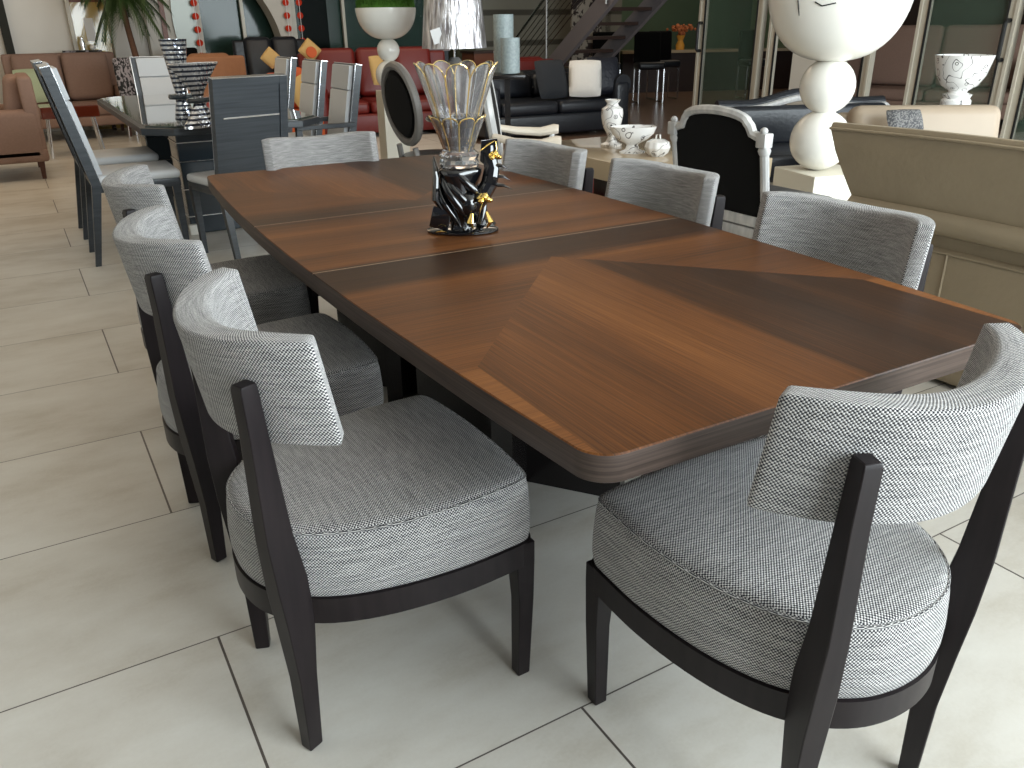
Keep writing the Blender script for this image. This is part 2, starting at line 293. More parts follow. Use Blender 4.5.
# ------------------------------------------------------------------ mesh helpers
class MB:
    def __init__(s): s.v = []; s.f = []; s.uv = []
    def add(s, vs, fs, uvs=None):
        o = len(s.v); s.v += [Vector(p) for p in vs]
        for i, f in enumerate(fs):
            s.f.append([o+k for k in f]); s.uv.append(uvs[i] if uvs else None)
        return s
    def loft(s, rings, cap0=True, cap1=True, closed=True, uvf=None):
        n = len(rings[0]); vs = [p for r in rings for p in r]; fs = []; us = []
        for a in range(len(rings)-1):
            for k in range(n if closed else n-1):
                k2 = (k+1) % n; fs.append([a*n+k, a*n+k2, (a+1)*n+k2, (a+1)*n+k])
                us.append(uvf(a, k) if uvf else None)
        if cap0: fs.append(list(range(n))[::-1]); us.append(None)
        if cap1: fs.append([(len(rings)-1)*n+k for k in range(n)]); us.append(None)
        return s.add(vs, fs, us)
    def box(s, c, d, rz=0, rx=0, ry=0, r=0, seg=2):
        bm = bmesh.new(); bmesh.ops.create_cube(bm, size=1)
        for v in bm.verts: v.co = Vector((v.co.x*d[0], v.co.y*d[1], v.co.z*d[2]))
        if r > 0: bmesh.ops.bevel(bm, geom=bm.edges[:], offset=min(r, min(d)*0.49), segments=seg, profile=0.5, affect='EDGES')
        mt = Matrix.Translation(c) @ Matrix.Rotation(rz, 4, 'Z') @ Matrix.Rotation(ry, 4, 'Y') @ Matrix.Rotation(rx, 4, 'X')
        bm.verts.ensure_lookup_table(); bm.verts.index_update()
        s.add([mt @ v.co for v in bm.verts], [[v.index for v in f.verts] for f in bm.faces]); bm.free(); return s
    def pillow(s, c, d, rz=0, rx=0, ry=0, n=10, p=2.6, puff=1.0):
        """soft cushion: thick in the middle, thin seam round the rim"""
        mt = Matrix.Translation(c) @ Matrix.Rotation(rz, 4, 'Z') @ Matrix.Rotation(ry, 4, 'Y') @ Matrix.Rotation(rx, 4, 'X')
        vs = []; fs = []
        for side in (1, -1):
            for i in range(n+1):
                for j in range(n+1):
                    u = i/n*2-1; w = j/n*2-1
                    h = (max(0, 1-abs(u)**p)*max(0, 1-abs(w)**p))**0.5
                    pin = 1-0.06*(1-abs(abs(u)-abs(w)))*(abs(u)**4+abs(w)**4)*0.5
                    vs.append(mt @ Vector((u*d[0]/2*pin, w*d[1]/2*pin, side*h*d[2]/2*puff)))
        m_ = (n+1)**2
        for i in range(n):
            for j in range(n):
                a = i*(n+1)+j; q = [a, a+n+1, a+n+2, a+1]; fs.append(q); fs.append([m_+k for k in q[::-1]])
        s.add(vs, fs); return s
    def bar(s, p0, p1, w0, w1=None, d0=None, d1=None, rz=0):
        """square tapered bar between two points, cross-section kept level"""
        w1 = w1 or w0; d0 = d0 or w0; d1 = d1 or (d0*w1/w0); rings = []
        for p, w, d in ((p0, w0, d0), (p1, w1, d1)):
            ring = []
            for sx, sy in ((-1, -1), (1, -1), (1, 1), (-1, 1)):
                q = Vector((sx*w/2, sy*d/2, 0)); q.rotate(Matrix.Rotation(rz, 3, 'Z')); ring.append(Vector(p)+q)
            rings.append(ring)
        return s.loft(rings)
    def tube(s, pts, r, n=8, closed=False, flat=1.0, cap=True):
        pts = [Vector(p) for p in pts]; m = len(pts); rr = r if isinstance(r, (list, tuple)) else [r]*m
        rings = []; prev = None
        for i, p in enumerate(pts):
            if closed: t = (pts[(i+1) % m]-pts[i-1])
            else: t = pts[min(i+1, m-1)]-pts[max(i-1, 0)]
            t.normalize()
            if prev is None:
                a = Vector((0, 0, 1)) if abs(t.z) < 0.9 else Vector((1, 0, 0)); nrm = (a - t*a.dot(t)).normalized()
            else: nrm = (prev - t*prev.dot(t)).normalized()
            prev = nrm; bn = t.cross(nrm)
            rings.append([p + rr[i]*(math.cos(2*PI*k/n)*nrm*flat + math.sin(2*PI*k/n)*bn) for k in range(n)])
        if closed: rings.append(rings[0])
        return s.loft(rings, cap and not closed, cap and not closed)
    def lathe(s, prof, c=(0, 0, 0), n=32, sx=1, sy=1, fn=None):
        rings = []
        for r, z in prof:
            ring = []
            for k in range(n):
                a = 2*PI*k/n; q = (fn(a, r, z) if fn else r); ring.append(Vector((c[0]+q*math.cos(a)*sx, c[1]+q*math.sin(a)*sy, c[2]+z)))
            rings.append(ring)
        return s.loft(rings, prof[0][0] > 1e-5, prof[-1][0] > 1e-5)
    def prism(s, poly, z0, z1):
        return s.loft([[Vector((x, y, z0)) for x, y in poly], [Vector((x, y, z1)) for x, y in poly]])
    def extrude(s, poly3, d):
        d = Vector(d); return s.loft([[Vector(p) for p in poly3], [Vector(p)+d for p in poly3]])
    def ball(s, c, r, n=20, sz=1.0):
        return s.lathe([(r*math.sin(PI*k/n)+(1e-6 if k in (0, n) else 0), -r*sz*math.cos(PI*k/n)) for k in range(n+1)], c, n*2)
    def xf(s, mt):
        s.v = [mt @ p for p in s.v]; return s
    def build(s, name, mat, parent=None, smooth=True, angle=35, bevel=0):
        me = bpy.data.meshes.new(name); me.from_pydata([tuple(p) for p in s.v], [], s.f)
        if any(u for u in s.uv):
            ul = me.uv_layers.new(name='UVMap'); li = 0
            for i, f in enumerate(s.f):
                u = s.uv[i]
                for k in range(len(f)):
                    if u: ul.data[li+k].uv = u[k]
                    else: ul.data[li+k].uv = (s.v[f[k]].x, s.v[f[k]].y)
                li += len(f)
        bm = bmesh.new(); bm.from_mesh(me); bmesh.ops.remove_doubles(bm, verts=bm.verts, dist=1e-5)
        bmesh.ops.recalc_face_normals(bm, faces=bm.faces); bm.to_mesh(me); bm.free()
        me.materials.append(mat)
        if smooth:
            for p in me.polygons: p.use_smooth = True
            me.set_sharp_from_angle(angle=math.radians(angle))
        o = bpy.data.objects.new(name, me); COL.objects.link(o); o.parent = parent
        if bevel:
            b = o.modifiers.new('edge', 'BEVEL'); b.width = bevel; b.segments = 2; b.limit_method = 'ANGLE'; b.angle_limit = math.radians(40)
        return o
def tag(o, label=None, cat=None, group=None, kind=None):
    if label: o['label'] = label
    if cat: o['category'] = cat
    if group: o['group'] = group
    if kind: o['kind'] = kind
    return o
def thing(name, label, cat, loc=(0, 0, 0), rz=0, group=None):
    o = bpy.data.objects.new(name, None); COL.objects.link(o); o.empty_display_size = 0.1
    o.location = loc; o.rotation_euler = (0, 0, rz); return tag(o, label, cat, group)
def copy_tree(o, parent=None):
    c = o.copy(); COL.objects.link(c); c.parent = parent
    for ch in list(o.children): copy_tree(ch, c)
    return c
def struct(mb, name, mat, smooth=False, parent=None):
    o = mb.build(name, mat, parent, smooth)
    if parent is None: o['kind'] = 'structure'
    return o
def ray(px, py): return CF + CR*((px-512)/F) + CU*((384-py)/F)
def on_y(px, py, Y): d = ray(px, py); return CAM + d*((Y-CAM.y)/d.y)
def on_x(px, py, X): d = ray(px, py); return CAM + d*((X-CAM.x)/d.x)
def on_z(px, py, Z=0.0): d = ray(px, py); return CAM + d*((Z-CAM.z)/d.z)
def dep(px, py, D): return CAM + ray(px, py)*D

# ------------------------------------------------------------------ room
fl = MB(); fl.add([(-8, -4, 0), (18, -4, 0), (18, 16, 0), (-8, 16, 0)], [[0, 1, 2, 3]]); struct(fl, 'floor', M['tile'])
fw = MB(); fw.add([(4.45, 5.55, 0.003), (17.4, 5.55, 0.003), (17.4, 15.9, 0.003), (4.45, 15.9, 0.003)], [[0, 1, 2, 3]]); struct(fw, 'floor_brown', M['brownfloor'])
ce = MB(); ce.box((5, 6, 3.55), (26, 20, 0.1)); struct(ce, 'ceiling', M['ceiling'])
wl = MB(); wl.box((-3.0, 7.5, 1.75), (0.1, 13, 3.5)); struct(wl, 'wall_left', M['wall'])
wb = MB(); wb.box((-1.15, 13.06, 1.75), (3.8, 0.12, 3.5)); struct(wb, 'wall_back', M['wall'])
# white wall with the arched opening in front of the tinted glazing
def arch_wall():
    Y = 12.9
    b = MB(); b.box((2.14, Y, 1.75), (0.52, 0.14, 3.5)); struct(b, 'wall_pillar', M['wall2'])
    # arch: right haunch of a round opening, x from centre 2.6 to 3.9
    R_ = 1.40; cx = 2.06; poly = []
    for k in range(25):
        a = -0.2+k/24*(PI/2+0.15); poly.append((cx+R_*math.cos(a)*1.0, Y, 0.85+R_*math.sin(a)))
    poly = [p for p in poly if p[2] > 0]
    outer = [(cx+R_*math.cos(-0.2), Y, 0)]+poly+[(2.0, Y, 3.5), (3.66, Y, 3.5), (3.58, Y, 0)]
    m = MB(); m.extrude(outer, (0, -0.35, 0)); struct(m, 'wall_arch', M['wall2'])
arch_wall()
g = MB(); g.box((3.4, 13.15, 1.7), (1.9, 0.03, 3.4)); struct(g, 'window_1', M['teal'])
g = MB(); g.box((5.35, 13.15, 1.7), (2.9, 0.03, 3.4)); struct(g, 'window_2', M['teal'])
for k, px in enumerate((243, 293, 344)):
    p = on_y(px, 20, 13.05); b = MB(); b.box((p.x+0.0, 13.07, 1.7), (0.045 if k != 1 else 0.09, 0.06, 3.4)); struct(b, 'trim_%d' % (k+1), M['alu'])
b = MB(); b.box((5, 14.4, 1.7), (9.0, 0.1, 3.4)); struct(b, 'wall_outside', M['olive'])
# partition panels and gold panel
for k, (x0, x1, y) in enumerate(((1.20, 1.42, 12.85), (1.42, 1.66, 12.95), (1.66, 1.88, 12.8))):
    b = MB(); b.box(((x0+x1)/2, y, 1.7), (x1-x0, 0.12, 3.4), rz=0.12*(-1)**k); struct(b, 'wall_panel', M['panelgrey'])
b = MB(); b.box((1.885, 12.74, 1.7), (0.06, 0.05, 3.4)); struct(b, 'trim_4', M['woodstrip'])
b = MB(); b.box((0.75, 12.9, 1.7), (0.05, 0.12, 3.4)); struct(b, 'trim_5', M['alu'])
# olive wall, cladding behind the lamp, green wall, dark right wall
b = MB(); b.box((6.55, 12.9, 1.7), (0.35, 0.3, 3.4)); struct(b, 'wall_column', M['olive'])
b = MB(); b.box((8.3, 13.0, 1.7), (3.2, 0.1, 3.4)); struct(b, 'wall_cladding', M['sage'])
b = MB(); b.box((13.5, 15.2, 1.7), (9.0, 0.1, 3.4)); struct(b, 'wall_green', M['greenwall'])
b = MB(); b.box((9.6, 14.1, 1.7), (0.12, 2.3, 3.4)); struct(b, 'wall_return', M['olive'])
b = MB(); b.box((17.5, 7, 1.7), (0.1, 18, 3.4)); struct(b, 'wall_right', M['darkwall'])
b = MB(); b.box((14.0, 11.2, 1.4), (0.08, 5.0, 2.8)); struct(b, 'wall_bar', M['greenwall'])
b = MB(); b.box((12.3, 5.2, 1.7), (0.1, 7.5, 3.4)); struct(b, 'wall_showroom', M['darkwall'])

# glazed doors along x = 8
def glass_door(n, y0, y1, X=8.0, open_rz=0, handle=None, hinge='y1', glass=True):
    t = bpy.data.objects.new('door_%d' % n, None); COL.objects.link(t); t['kind'] = 'structure'
    L_ = y1-y0; t.location = (X, y1, 0); t.rotation_euler = (0, 0, open_rz)
    for yy in (0, -L_):
        s_ = -1 if yy == 0 else 1
        m = MB(); m.box((0, yy+s_*0.05, 1.5), (0.06, 0.10, 3.0)); m.box((-0.03, yy+s_*0.02, 1.5), (0.04, 0.03, 3.0)); m.build('door_frame', M['alu'], t, False)
        m = MB(); m.box((-0.032, yy+s_*0.105, 1.5), (0.02, 0.015, 3.0)); m.build('gasket', M['alu_dark'], t, False)
    for z in (0.06, 2.9):
        m = MB(); m.box((0, -L_/2, z), (0.06, L_-0.2, 0.12)); m.build('door_rail', M['alu'], t, False)
    if glass: m = MB(); m.box((0, -L_/2, 1.5), (0.012, L_-0.2, 2.8)); m.build('glass_pane', M['clear'], t, False)
    if handle is not None:
        m = MB(); yy = handle; pts = []
        for s_ in (-1,):
            m.tube([(s_*0.02, yy, 0.92), (s_*0.085, yy, 0.92), (s_*0.10, yy, 0.94), (s_*0.10, yy, 1.24), (s_*0.085, yy, 1.26), (s_*0.02, yy, 1.26)], 0.020, 8)
        m.build('door_handle', M['alu_dark'], t)
    return t
glass_door(1, 7.62, 8.75, handle=-0.06)
glass_door(2, 6.0, 7.5, glass=False)
glass_door(3, 4.50, 5.52, handle=-0.95)
glass_door(4, 3.25, 4.42)
b = MB(); b.box((8.03, 6.75, 1.5), (0.05, 0.75, 3.0)); struct(b, 'wall_side', M['wall2'])

# ------------------------------------------------------------------ hero: upholstered dining chair (faces +y)
def spline_closed(pts, n):
    """Catmull-Rom through points, closed, n samples"""
    m = len(pts); out = []
    for k in range(n):
        t = k/n*m; i = int(t); f = t-i; p = [Vector((*pts[(i+j) % m], 0)) for j in (-1, 0, 1, 2)]
        out.append(0.5*((2*p[1]) + (p[2]-p[0])*f + (2*p[0]-5*p[1]+4*p[2]-p[3])*f*f + (3*p[1]-p[0]-3*p[2]+p[3])*f**3))
    return out
half = [(0.0, 0.265), (0.10, 0.262), (0.19, 0.254), (0.224, 0.245), (0.236, 0.229), (0.2405, 0.20), (0.245, 0.10), (0.238, 0.0), (0.220, -0.09), (0.190, -0.165), (0.148, -0.220), (0.098, -0.255), (0.050, -0.271)]
outline = half + [(0.0, -0.276)] + [(-x, y) for x, y in half[:0:-1]]
OUT = spline_closed(outline, 96)
def inset(ring, d):
    n = len(ring); res = []
    for k in range(n):
        t = (ring[(k+1) % n]-ring[k-1]).normalized(); res.append(ring[k] + Vector((-t.y, t.x, 0))*(-d))
    return res
# outline runs clockwise seen from above -> inward normal sign check
_t = inset(OUT, 0.01)
if _t[0].y > OUT[0].y: _sg = -1
else: _sg = 1
def ins(d): return inset(OUT, d*_sg)
ARC = [0.0]
for k in range(96): ARC.append(ARC[-1]+(OUT[(k+1) % 96]-OUT[k]).length)
def make_dining_chair():
    root = thing('dining_chair', '', 'chair')
    # cushion
    prof = [(0.010, 0.346), (0.001, 0.350), (-0.003, 0.375), (-0.003, 0.41), (0.001, 0.455), (0.005, 0.476), (0.011, 0.485), (0.022, 0.4895)]
    rings = []
    for d, z in prof:
        r = ins(d); rings.append([Vector((p.x, p.y, z + (0.008 if z > 0.45 else 0)*max(0, p.y)/0.28)) for p in r])
    c = Vector((0, 0.0, 0.499)); m = MB(); rings2 = list(rings)
    for q in (0.86, 0.7, 0.5, 0.3, 0.12, 0.005):
        zq = 0.499-(0.499-0.4895)*q*q; rings2.append([Vector((p.x*q, p.y*q, zq+0.008*max(0, p.y*q)/0.28)) for p in rings[-1]])
    def uvf(a, k):
        if a >= 6:
            q = [rings2[a][k], rings2[a][(k+1) % 96], rings2[a+1][(k+1) % 96], rings2[a+1][k]]; return [(p.x, p.y) for p in q]
        z0, z1 = rings2[a][k].z, rings2[a+1][k].z
        return [(ARC[k], z0), (ARC[k+1], z0), (ARC[k+1], z1), (ARC[k], z1)]
    m.loft(rings2, uvf=uvf); cu = m.build('seat_cushion', M['tweed'], root, angle=60)
    # piping seam round the top edge of the cushion
    pr = ins(0.007); m = MB(); m.tube([Vector((p.x, p.y, 0.480+0.008*max(0, p.y)/0.28)) for p in pr], 0.0028, 6, closed=True)
    m.uv = [[(i*0.004, 0), (i*0.004+0.004, 0), (i*0.004+0.004, 0.004), (i*0.004, 0.004)] if len(f) == 4 else None for i, f in enumerate(m.f)]
    m.build('piping', M['tweed'], cu)
    # apron
    m = MB(); a0 = ins(-0.004); a1 = ins(-0.008); a2 = ins(0.022)
    m.loft([[Vector((p.x, p.y, 0.293)) for p in a2], [Vector((p.x, p.y, 0.293)) for p in a0], [Vector((p.x, p.y, 0.347)) for p in a0], [Vector((p.x, p.y, 0.350)) for p in a2]], False, True)
    m.build('seat_frame', M['frame'], root)
    # legs and rear posts
    for s in (1, -1):
        m = MB(); m.loft([[Vector((s*(x*w+cx), y*w+cy, z)) for x, y in ((-1, -1), (1, -1), (1, 1), (-1, 1))] for (cx, cy, z, w) in
                          ((0.219, 0.226, 0, 0.0125), (0.219, 0.226, 0.004, 0.0145), (0.222, 0.230, 0.20, 0.0175), (0.2215, 0.227, 0.300, 0.021), (0.2215, 0.227, 0.346, 0.021))])
        m.build('front_leg', M['frame'], root, bevel=0.002)
        m = MB(); rot = Matrix.Rotation(s*math.radians(22), 3, 'Z')
        rings = []
        for cx, cy, z, wx, wy in ((0.166, -0.226, 0, 0.0115, 0.013), (0.166, -0.226, 0.004, 0.0135, 0.0155), (0.168, -0.224, 0.18, 0.0165, 0.020), (0.170, -0.224, 0.31, 0.019, 0.030), (0.173, -0.230, 0.40, 0.019, 0.032), (0.177, -0.240, 0.50, 0.0165, 0.027), (0.182, -0.248, 0.70, 0.0145, 0.018), (0.184, -0.2525, 0.782, 0.0140, 0.016), (0.184, -0.2520, 0.791, 0.0125, 0.014)):
            ring = []
            for x, y in ((-1, -1), (1, -1), (1, 1), (-1, 1)):
                q = Vector((x*wx, y*wy, 0)); q.rotate(rot); ring.append(Vector((s*cx+q.x, cy+q.y, z)))
            rings.append(ring)
        m.loft(rings); m.build('rear_leg', M['frame'], root, bevel=0.002)
    # wrap-around back
    R = 0.284; RY = 0.272; cy0 = -0.029; A = math.radians(63); T = 0.055; zb, zt = 0.676, 0.862; n = 44; rings = []
    sec = []   # closed cross-section: (offset inward, z)
    def arcs(cx, cz, r, a0, a1, k=4): return [(cx+r*math.cos(a0+(a1-a0)*i/k), cz+r*math.sin(a0+(a1-a0)*i/k)) for i in range(k+1)]
    r1 = 0.007
    # in the section frame: o=0 is the outer face, o=T the inner face
    sec += arcs(r1, zt-r1, r1, PI, PI/2) + arcs(T-0.012, zt-0.012, 0.012, PI/2, 0) + arcs(T-r1, zb+r1, r1, 0, -PI/2) + arcs(r1, zb+r1, r1, -PI/2, -PI)
    # densify faces
    dense = []
    for i, a in enumerate(sec):
        b2 = sec[(i+1) % len(sec)]; dense.append(a); L_ = math.hypot(a[0]-b2[0], a[1]-b2[1])
        for j in range(1, int(L_/0.02)+1): dense.append((a[0]+(b2[0]-a[0])*j/(int(L_/0.02)+1), a[1]+(b2[1]-a[1])*j/(int(L_/0.02)+1)))
    ths = [-1, -0.992, -0.975] + [-0.95+1.9*i/n for i in range(n+1)] + [0.975, 0.992, 1]
    sh = [0.008, 0.003, 0.0008] + [0]*(n+1) + [0.0008, 0.003, 0.008]
    per = [0.0]
    for i, a in enumerate(dense):
        b2 = dense[(i+1) % len(dense)]; per.append(per[-1]+math.hypot(a[0]-b2[0], a[1]-b2[1]))
    for t, s_ in zip(ths, sh):
        th = t*A; ring = []
        for o_, z in dense:
            oo = min(max(o_, s_), T-s_); zz = min(max(z, zb+s_), zt-s_)
            fz = (z-zb)/(zt-zb); dip = (0.5+0.5*math.cos(PI*min(1, abs(t)*1.1))); zz += -0.016*dip*fz - 0.016*dip*(1-fz)
            oo = oo*(0.064-0.024*t*t)/T; rr = R-oo; tilt = (zz-0.68)/0.18*(-0.028)+0.02
            lean = -0.0
            # wings: the ends slant so the lower corner reaches further forward
            th2 = th*(1+0.012*(0.862-zz)/0.186*abs(t)**6)
            ring.append(Vector((rr*math.sin(th2), cy0-(RY-oo)*math.cos(th2)+tilt, zz)))
        rings.append(ring)
    nd = len(dense)
    def uvb(a, k):
        return [(ths[a]*A*R, per[k]), (ths[a]*A*R, per[k+1]), (ths[a+1]*A*R, per[k+1]), (ths[a+1]*A*R, per[k])]
    m = MB(); m.loft(rings, False, False, uvf=uvb)
    for ring, fl_ in ((rings[0], 1), (rings[-1], -1)):
        cen = sum(ring, Vector())/nd; o0 = len(m.v); m.v += [p.copy() for p in ring]+[cen]
        for k in range(nd):
            m.f.append([o0+k, o0+(k+1) % nd, o0+nd]); m.uv.append([(dense[k][0], ring[k].z), (dense[(k+1) % nd][0], ring[(k+1) % nd].z), (T/2, cen.z)])
    bk = m.build('backrest', M['tweed'], root, angle=60)
    return root
chair = make_dining_chair()
DC = [
    ((0.265, 1.196), -88.6, 'tweed dining chair on the aisle side with its whole seat and front leg showing', None),
    ((0.811, 0.605), 0.6, 'tweed dining chair at the short end of the wooden table, seen from behind', None),
    ((0.249, 1.913), -90.3, 'middle tweed dining chair of the aisle side row, seat half under the table', None),
    ((0.303, 2.690), -92.2, 'farther tweed dining chair of the aisle side row, nearest the grey dining set', None),
    ((1.392, 1.150), 92.8, 'tweed dining chair tucked in on the sofa side, directly before the taupe sofa', None),
    ((1.405, 1.873), 91.0, 'tweed dining chair tucked in before the silver framed chair with plain black back', None),
    ((1.370, 2.526), 92.7, 'tweed dining chair tucked in just beside the black sculpture, before the cream armrest', None),
    ((0.918, 3.172), 179.3, 'tweed dining chair at the far short end, only its back showing over the table', None)]
for i, (xy, a, lab, _) in enumerate(DC):
    o = chair if i == 0 else copy_tree(chair)
    o.location = (xy[0], xy[1], 0); o.rotation_euler = (0, 0, math.radians(a)); o['label'] = lab; o['group'] = 'tweed chairs round the wooden table'

# ------------------------------------------------------------------ dining table
TCX, TCY, HL, WM, WE, TH = 0.9305, 1.9646, 1.3762, 0.5797, 0.5188, 0.74
tb = thing('dining_table', 'long dark walnut veneer dining table with gently bowed sides and rounded corners', 'table', (TCX, TCY, 0), -0.0134)
def table_outline(off=0):
    pts = []
    hl = HL-off; rc = 0.055
    def w(v): return WE+(WM-WE)*(1-(v/HL)**2)-off
    vs = [-(hl-rc)+2*(hl-rc)*k/40 for k in range(41)]
    side = [(w(v), v) for v in vs]
    wc = w(hl-rc)
    corner = [(wc-rc+rc*math.cos(PI/2*k/8), hl-rc+rc*math.sin(PI/2*k/8)) for k in range(1, 9)]
    q = side+corner
    top = q + [(-x, y) for x, y in corner[::-1]] + [(-x, y) for x, y in side[::-1]] + [(-x, -y) for x, y in corner] + [(x, -y) for x, y in corner[::-1]]
    return top
m = MB(); r0 = table_outline(0.0015); r1 = table_outline(0)
m.loft([[Vector((x, y, TH-0.0025)) for x, y in r1], [Vector((x, y, TH)) for x, y in r0]], False, True)
m.build('table_top', M['veneer'], tb, False)
m = MB(); r2 = table_outline(0.002)
m.loft([[Vector((x, y, TH-0.048)) for x, y in r2], [Vector((x, y, TH-0.046)) for x, y in r1], [Vector((x, y, TH-0.0025)) for x, y in r1]], True, False)
m.build('edge_band', M['edge'], tb, True, 60)
# crossing slab pedestals under each half
for sy in (-1, 1):
    m = MB()
    for a in (-1, 1):
        m.box((0, (-0.26 if sy < 0 else 0.50), 0.345), (0.055, 0.66, 0.69), rz=a*0.66)
    m.build('pedestal', M['blackwood'], tb, False)

# ------------------------------------------------------------------ centrepiece: black and gold sculpture + crystal bowl
CX, CY = 0.862, 1.905
sc_ = thing('ceramic_sculpture', 'glossy black ceramic swan sculpture with gold roses standing on the wooden table', 'sculpture', (CX, CY, TH), 0.0)
def to_cam_axes(): # sculpture built facing the room's near end
    return math.radians(-30)
sc_.rotation_euler = (0, 0, math.radians(-28))
m = MB(); m.lathe([(0.001, 0), (0.098, 0), (0.104, 0.003), (0.104, 0.007), (0.098, 0.010), (0.06, 0.013), (0.001, 0.014)], (0, 0, 0), 40, sy=0.62); m.build('base_plate', M['black_c'], sc_)
m = MB(); m.lathe([(0.001, 0), (0.040, 0), (0.044, 0.004), (0.040, 0.008), (0.001, 0.010)], (0.055, 0.075, 0), 28); m.tube([(0.055, 0.075, 0.005), (0.05, 0.06, 0.05), (0.035, 0.03, 0.10)], [0.018, 0.012, 0.016], 10); m.build('rear_foot', M['black_c'], sc_)
m = MB()
m.lathe([(0.001, 0.008), (0.034, 0.01), (0.030, 0.03), (0.042, 0.06), (0.050, 0.095), (0.048, 0.13), (0.058, 0.165), (0.060, 0.178), (0.050, 0.186), (0.001, 0.186)], (-0.005, 0, 0), 32, fn=lambda a, r, z: r*(1+0.10*math.cos(3*a+z*40)))
def swirl(a0, a1, r0, r1, z0, z1, th, bul=0.02, n=18):
    pts = []; rr = []
    for k in range(n+1):
        t = k/n; a = a0+(a1-a0)*t; r = r0+(r1-r0)*t+bul*math.sin(PI*t); pts.append((r*math.cos(a), r*math.sin(a)*0.8, z0+(z1-z0)*t)); rr.append(th*(0.25+0.75*math.sin(PI*min(1, t*0.85+0.12))))
    return pts, rr
for a0, a1, z0, z1, th in ((-2.9, -1.0, 0.19, 0.02, 0.013), (-2.5, -0.4, 0.17, 0.03, 0.012), (-2.0, 0.2, 0.19, 0.05, 0.012), (-3.4, -1.7, 0.18, 0.02, 0.011), (2.4, 3.6, 0.19, 0.03, 0.012), (1.0, 2.4, 0.19, 0.03, 0.012), (-0.2, 1.2, 0.02, 0.17, 0.012)):
    p_, r_ = swirl(a0, a1, 0.050, 0.040, z0, z1, th); m.tube(p_, r_, 10)
m.ball((0.02, -0.035, 0.085), 0.030, 12, 1.3)
m.build('swan_body', M['black_c'], sc_, angle=75)
m = MB(); m.tube([(0.03, -0.03, 0.07), (0.055, -0.035, 0.10), (0.080, -0.02, 0.14), (0.088, -0.01, 0.18), (0.080, -0.005, 0.22), (0.083, -0.01, 0.245)], [0.022, 0.022, 0.024, 0.022, 0.018, 0.010], 10)
for z, x, l in ((0.16, 0.10, 0.04), (0.135, 0.095, 0.05), (0.19, 0.10, 0.035)):
    m.tube([(x-0.015, -0.01, z), (x+l*0.5, -0.02, z-0.002), (x+l, -0.01, z-0.015)], [0.014, 0.009, 0.001], 8, flat=0.5)
m.loft([[Vector((0.055, -0.012, 0.20)), Vector((0.105, -0.012, 0.16)), Vector((0.105, -0.012, 0.26)), Vector((0.06, -0.012, 0.255))], [Vector((0.055, -0.004, 0.20)), Vector((0.105, -0.004, 0.16)), Vector((0.105, -0.004, 0.26)), Vector((0.06, -0.004, 0.255))]])
m.build('swan_neck', M['black_c'], sc_)
m = MB()
for s in (-1, 1):
    m.tube([(-0.045, s*0.02, 0.05), (-0.075, s*0.03, 0.10), (-0.070, s*0.03, 0.16), (-0.075, s*0.02, 0.21)], [0.008, 0.020, 0.018, 0.003], 10, flat=0.5)
m.box((-0.062, -0.03, 0.045), (0.055, 0.012, 0.06), ry=0.25, r=0.003)
m.build('wing', M['black_c'], sc_)
def rose(c, r):
    m = MB()
    for k in range(9):
        a = k*2.4; rr = r*(0.25+0.09*k); q = Vector(c)+Vector((math.cos(a)*rr*0.7, math.sin(a)*rr*0.7, r*0.35-k*r*0.07)); m.ball(q, r*0.38, 6, 0.8)
    return m
rose((0.095, -0.02, 0.215), 0.022).build('gold_rose', M['gold'], sc_)
rose((0.062, -0.055, 0.104), 0.026).build('gold_rose', M['gold'], sc_)
for p0, p1, p2, w in (((0.03, -0.055, 0.02), (0.022, -0.072, 0.04), (0.028, -0.065, 0.065), 0.010), ((0.070, -0.05, 0.02), (0.082, -0.06, 0.04), (0.070, -0.05, 0.066), 0.012), ((0.055, -0.05, 0.232), (0.075, -0.03, 0.245), (0.10, -0.01, 0.256), 0.0035), ((0.10, -0.01, 0.256), (0.102, -0.015, 0.235), (0.098, -0.02, 0.215), 0.0035), ((0.05, -0.06, 0.06), (0.052, -0.064, 0.075), (0.058, -0.06, 0.09), 0.004), ((-0.075, -0.055, 0.012), (-0.06, -0.062, 0.016), (-0.045, -0.055, 0.012), 0.006)):
    m = MB(); m.tube([p0, p1, p2], [w*0.3, w, w*0.4], 8, flat=0.5); m.build('gold_leaf', M['gold'], sc_)

cb = thing('crystal_bowl', 'tall cut crystal bowl of pointed petals with gold edges resting on the black sculpture', 'bowl', (CX-0.004, CY, TH+0.187), 0.1)
m = MB()
NP = 9
m.lathe([(0.001, 0.0), (0.052, 0.0), (0.056, 0.010), (0.050, 0.020), (0.054, 0.032), (0.046, 0.042), (0.038, 0.046), (0.001, 0.046)], (0, 0, 0), 24, fn=lambda a, r, z: r*(1+0.07*math.cos(12*a+z*200)))
m.build('crystal_foot', M['crystal'], cb, angle=5)
m = MB(); m.lathe([(0.001, 0.047), (0.040, 0.047), (0.048, 0.070), (0.060, 0.12), (0.064, 0.135), (0.056, 0.135), (0.052, 0.12), (0.040, 0.075), (0.030, 0.058), (0.001, 0.056)], (0, 0, 0), 22, fn=lambda a, r, z: r*(1+0.03*math.cos(11*a)))
m.build('inner_cup', M['crystal'], cb, angle=10)
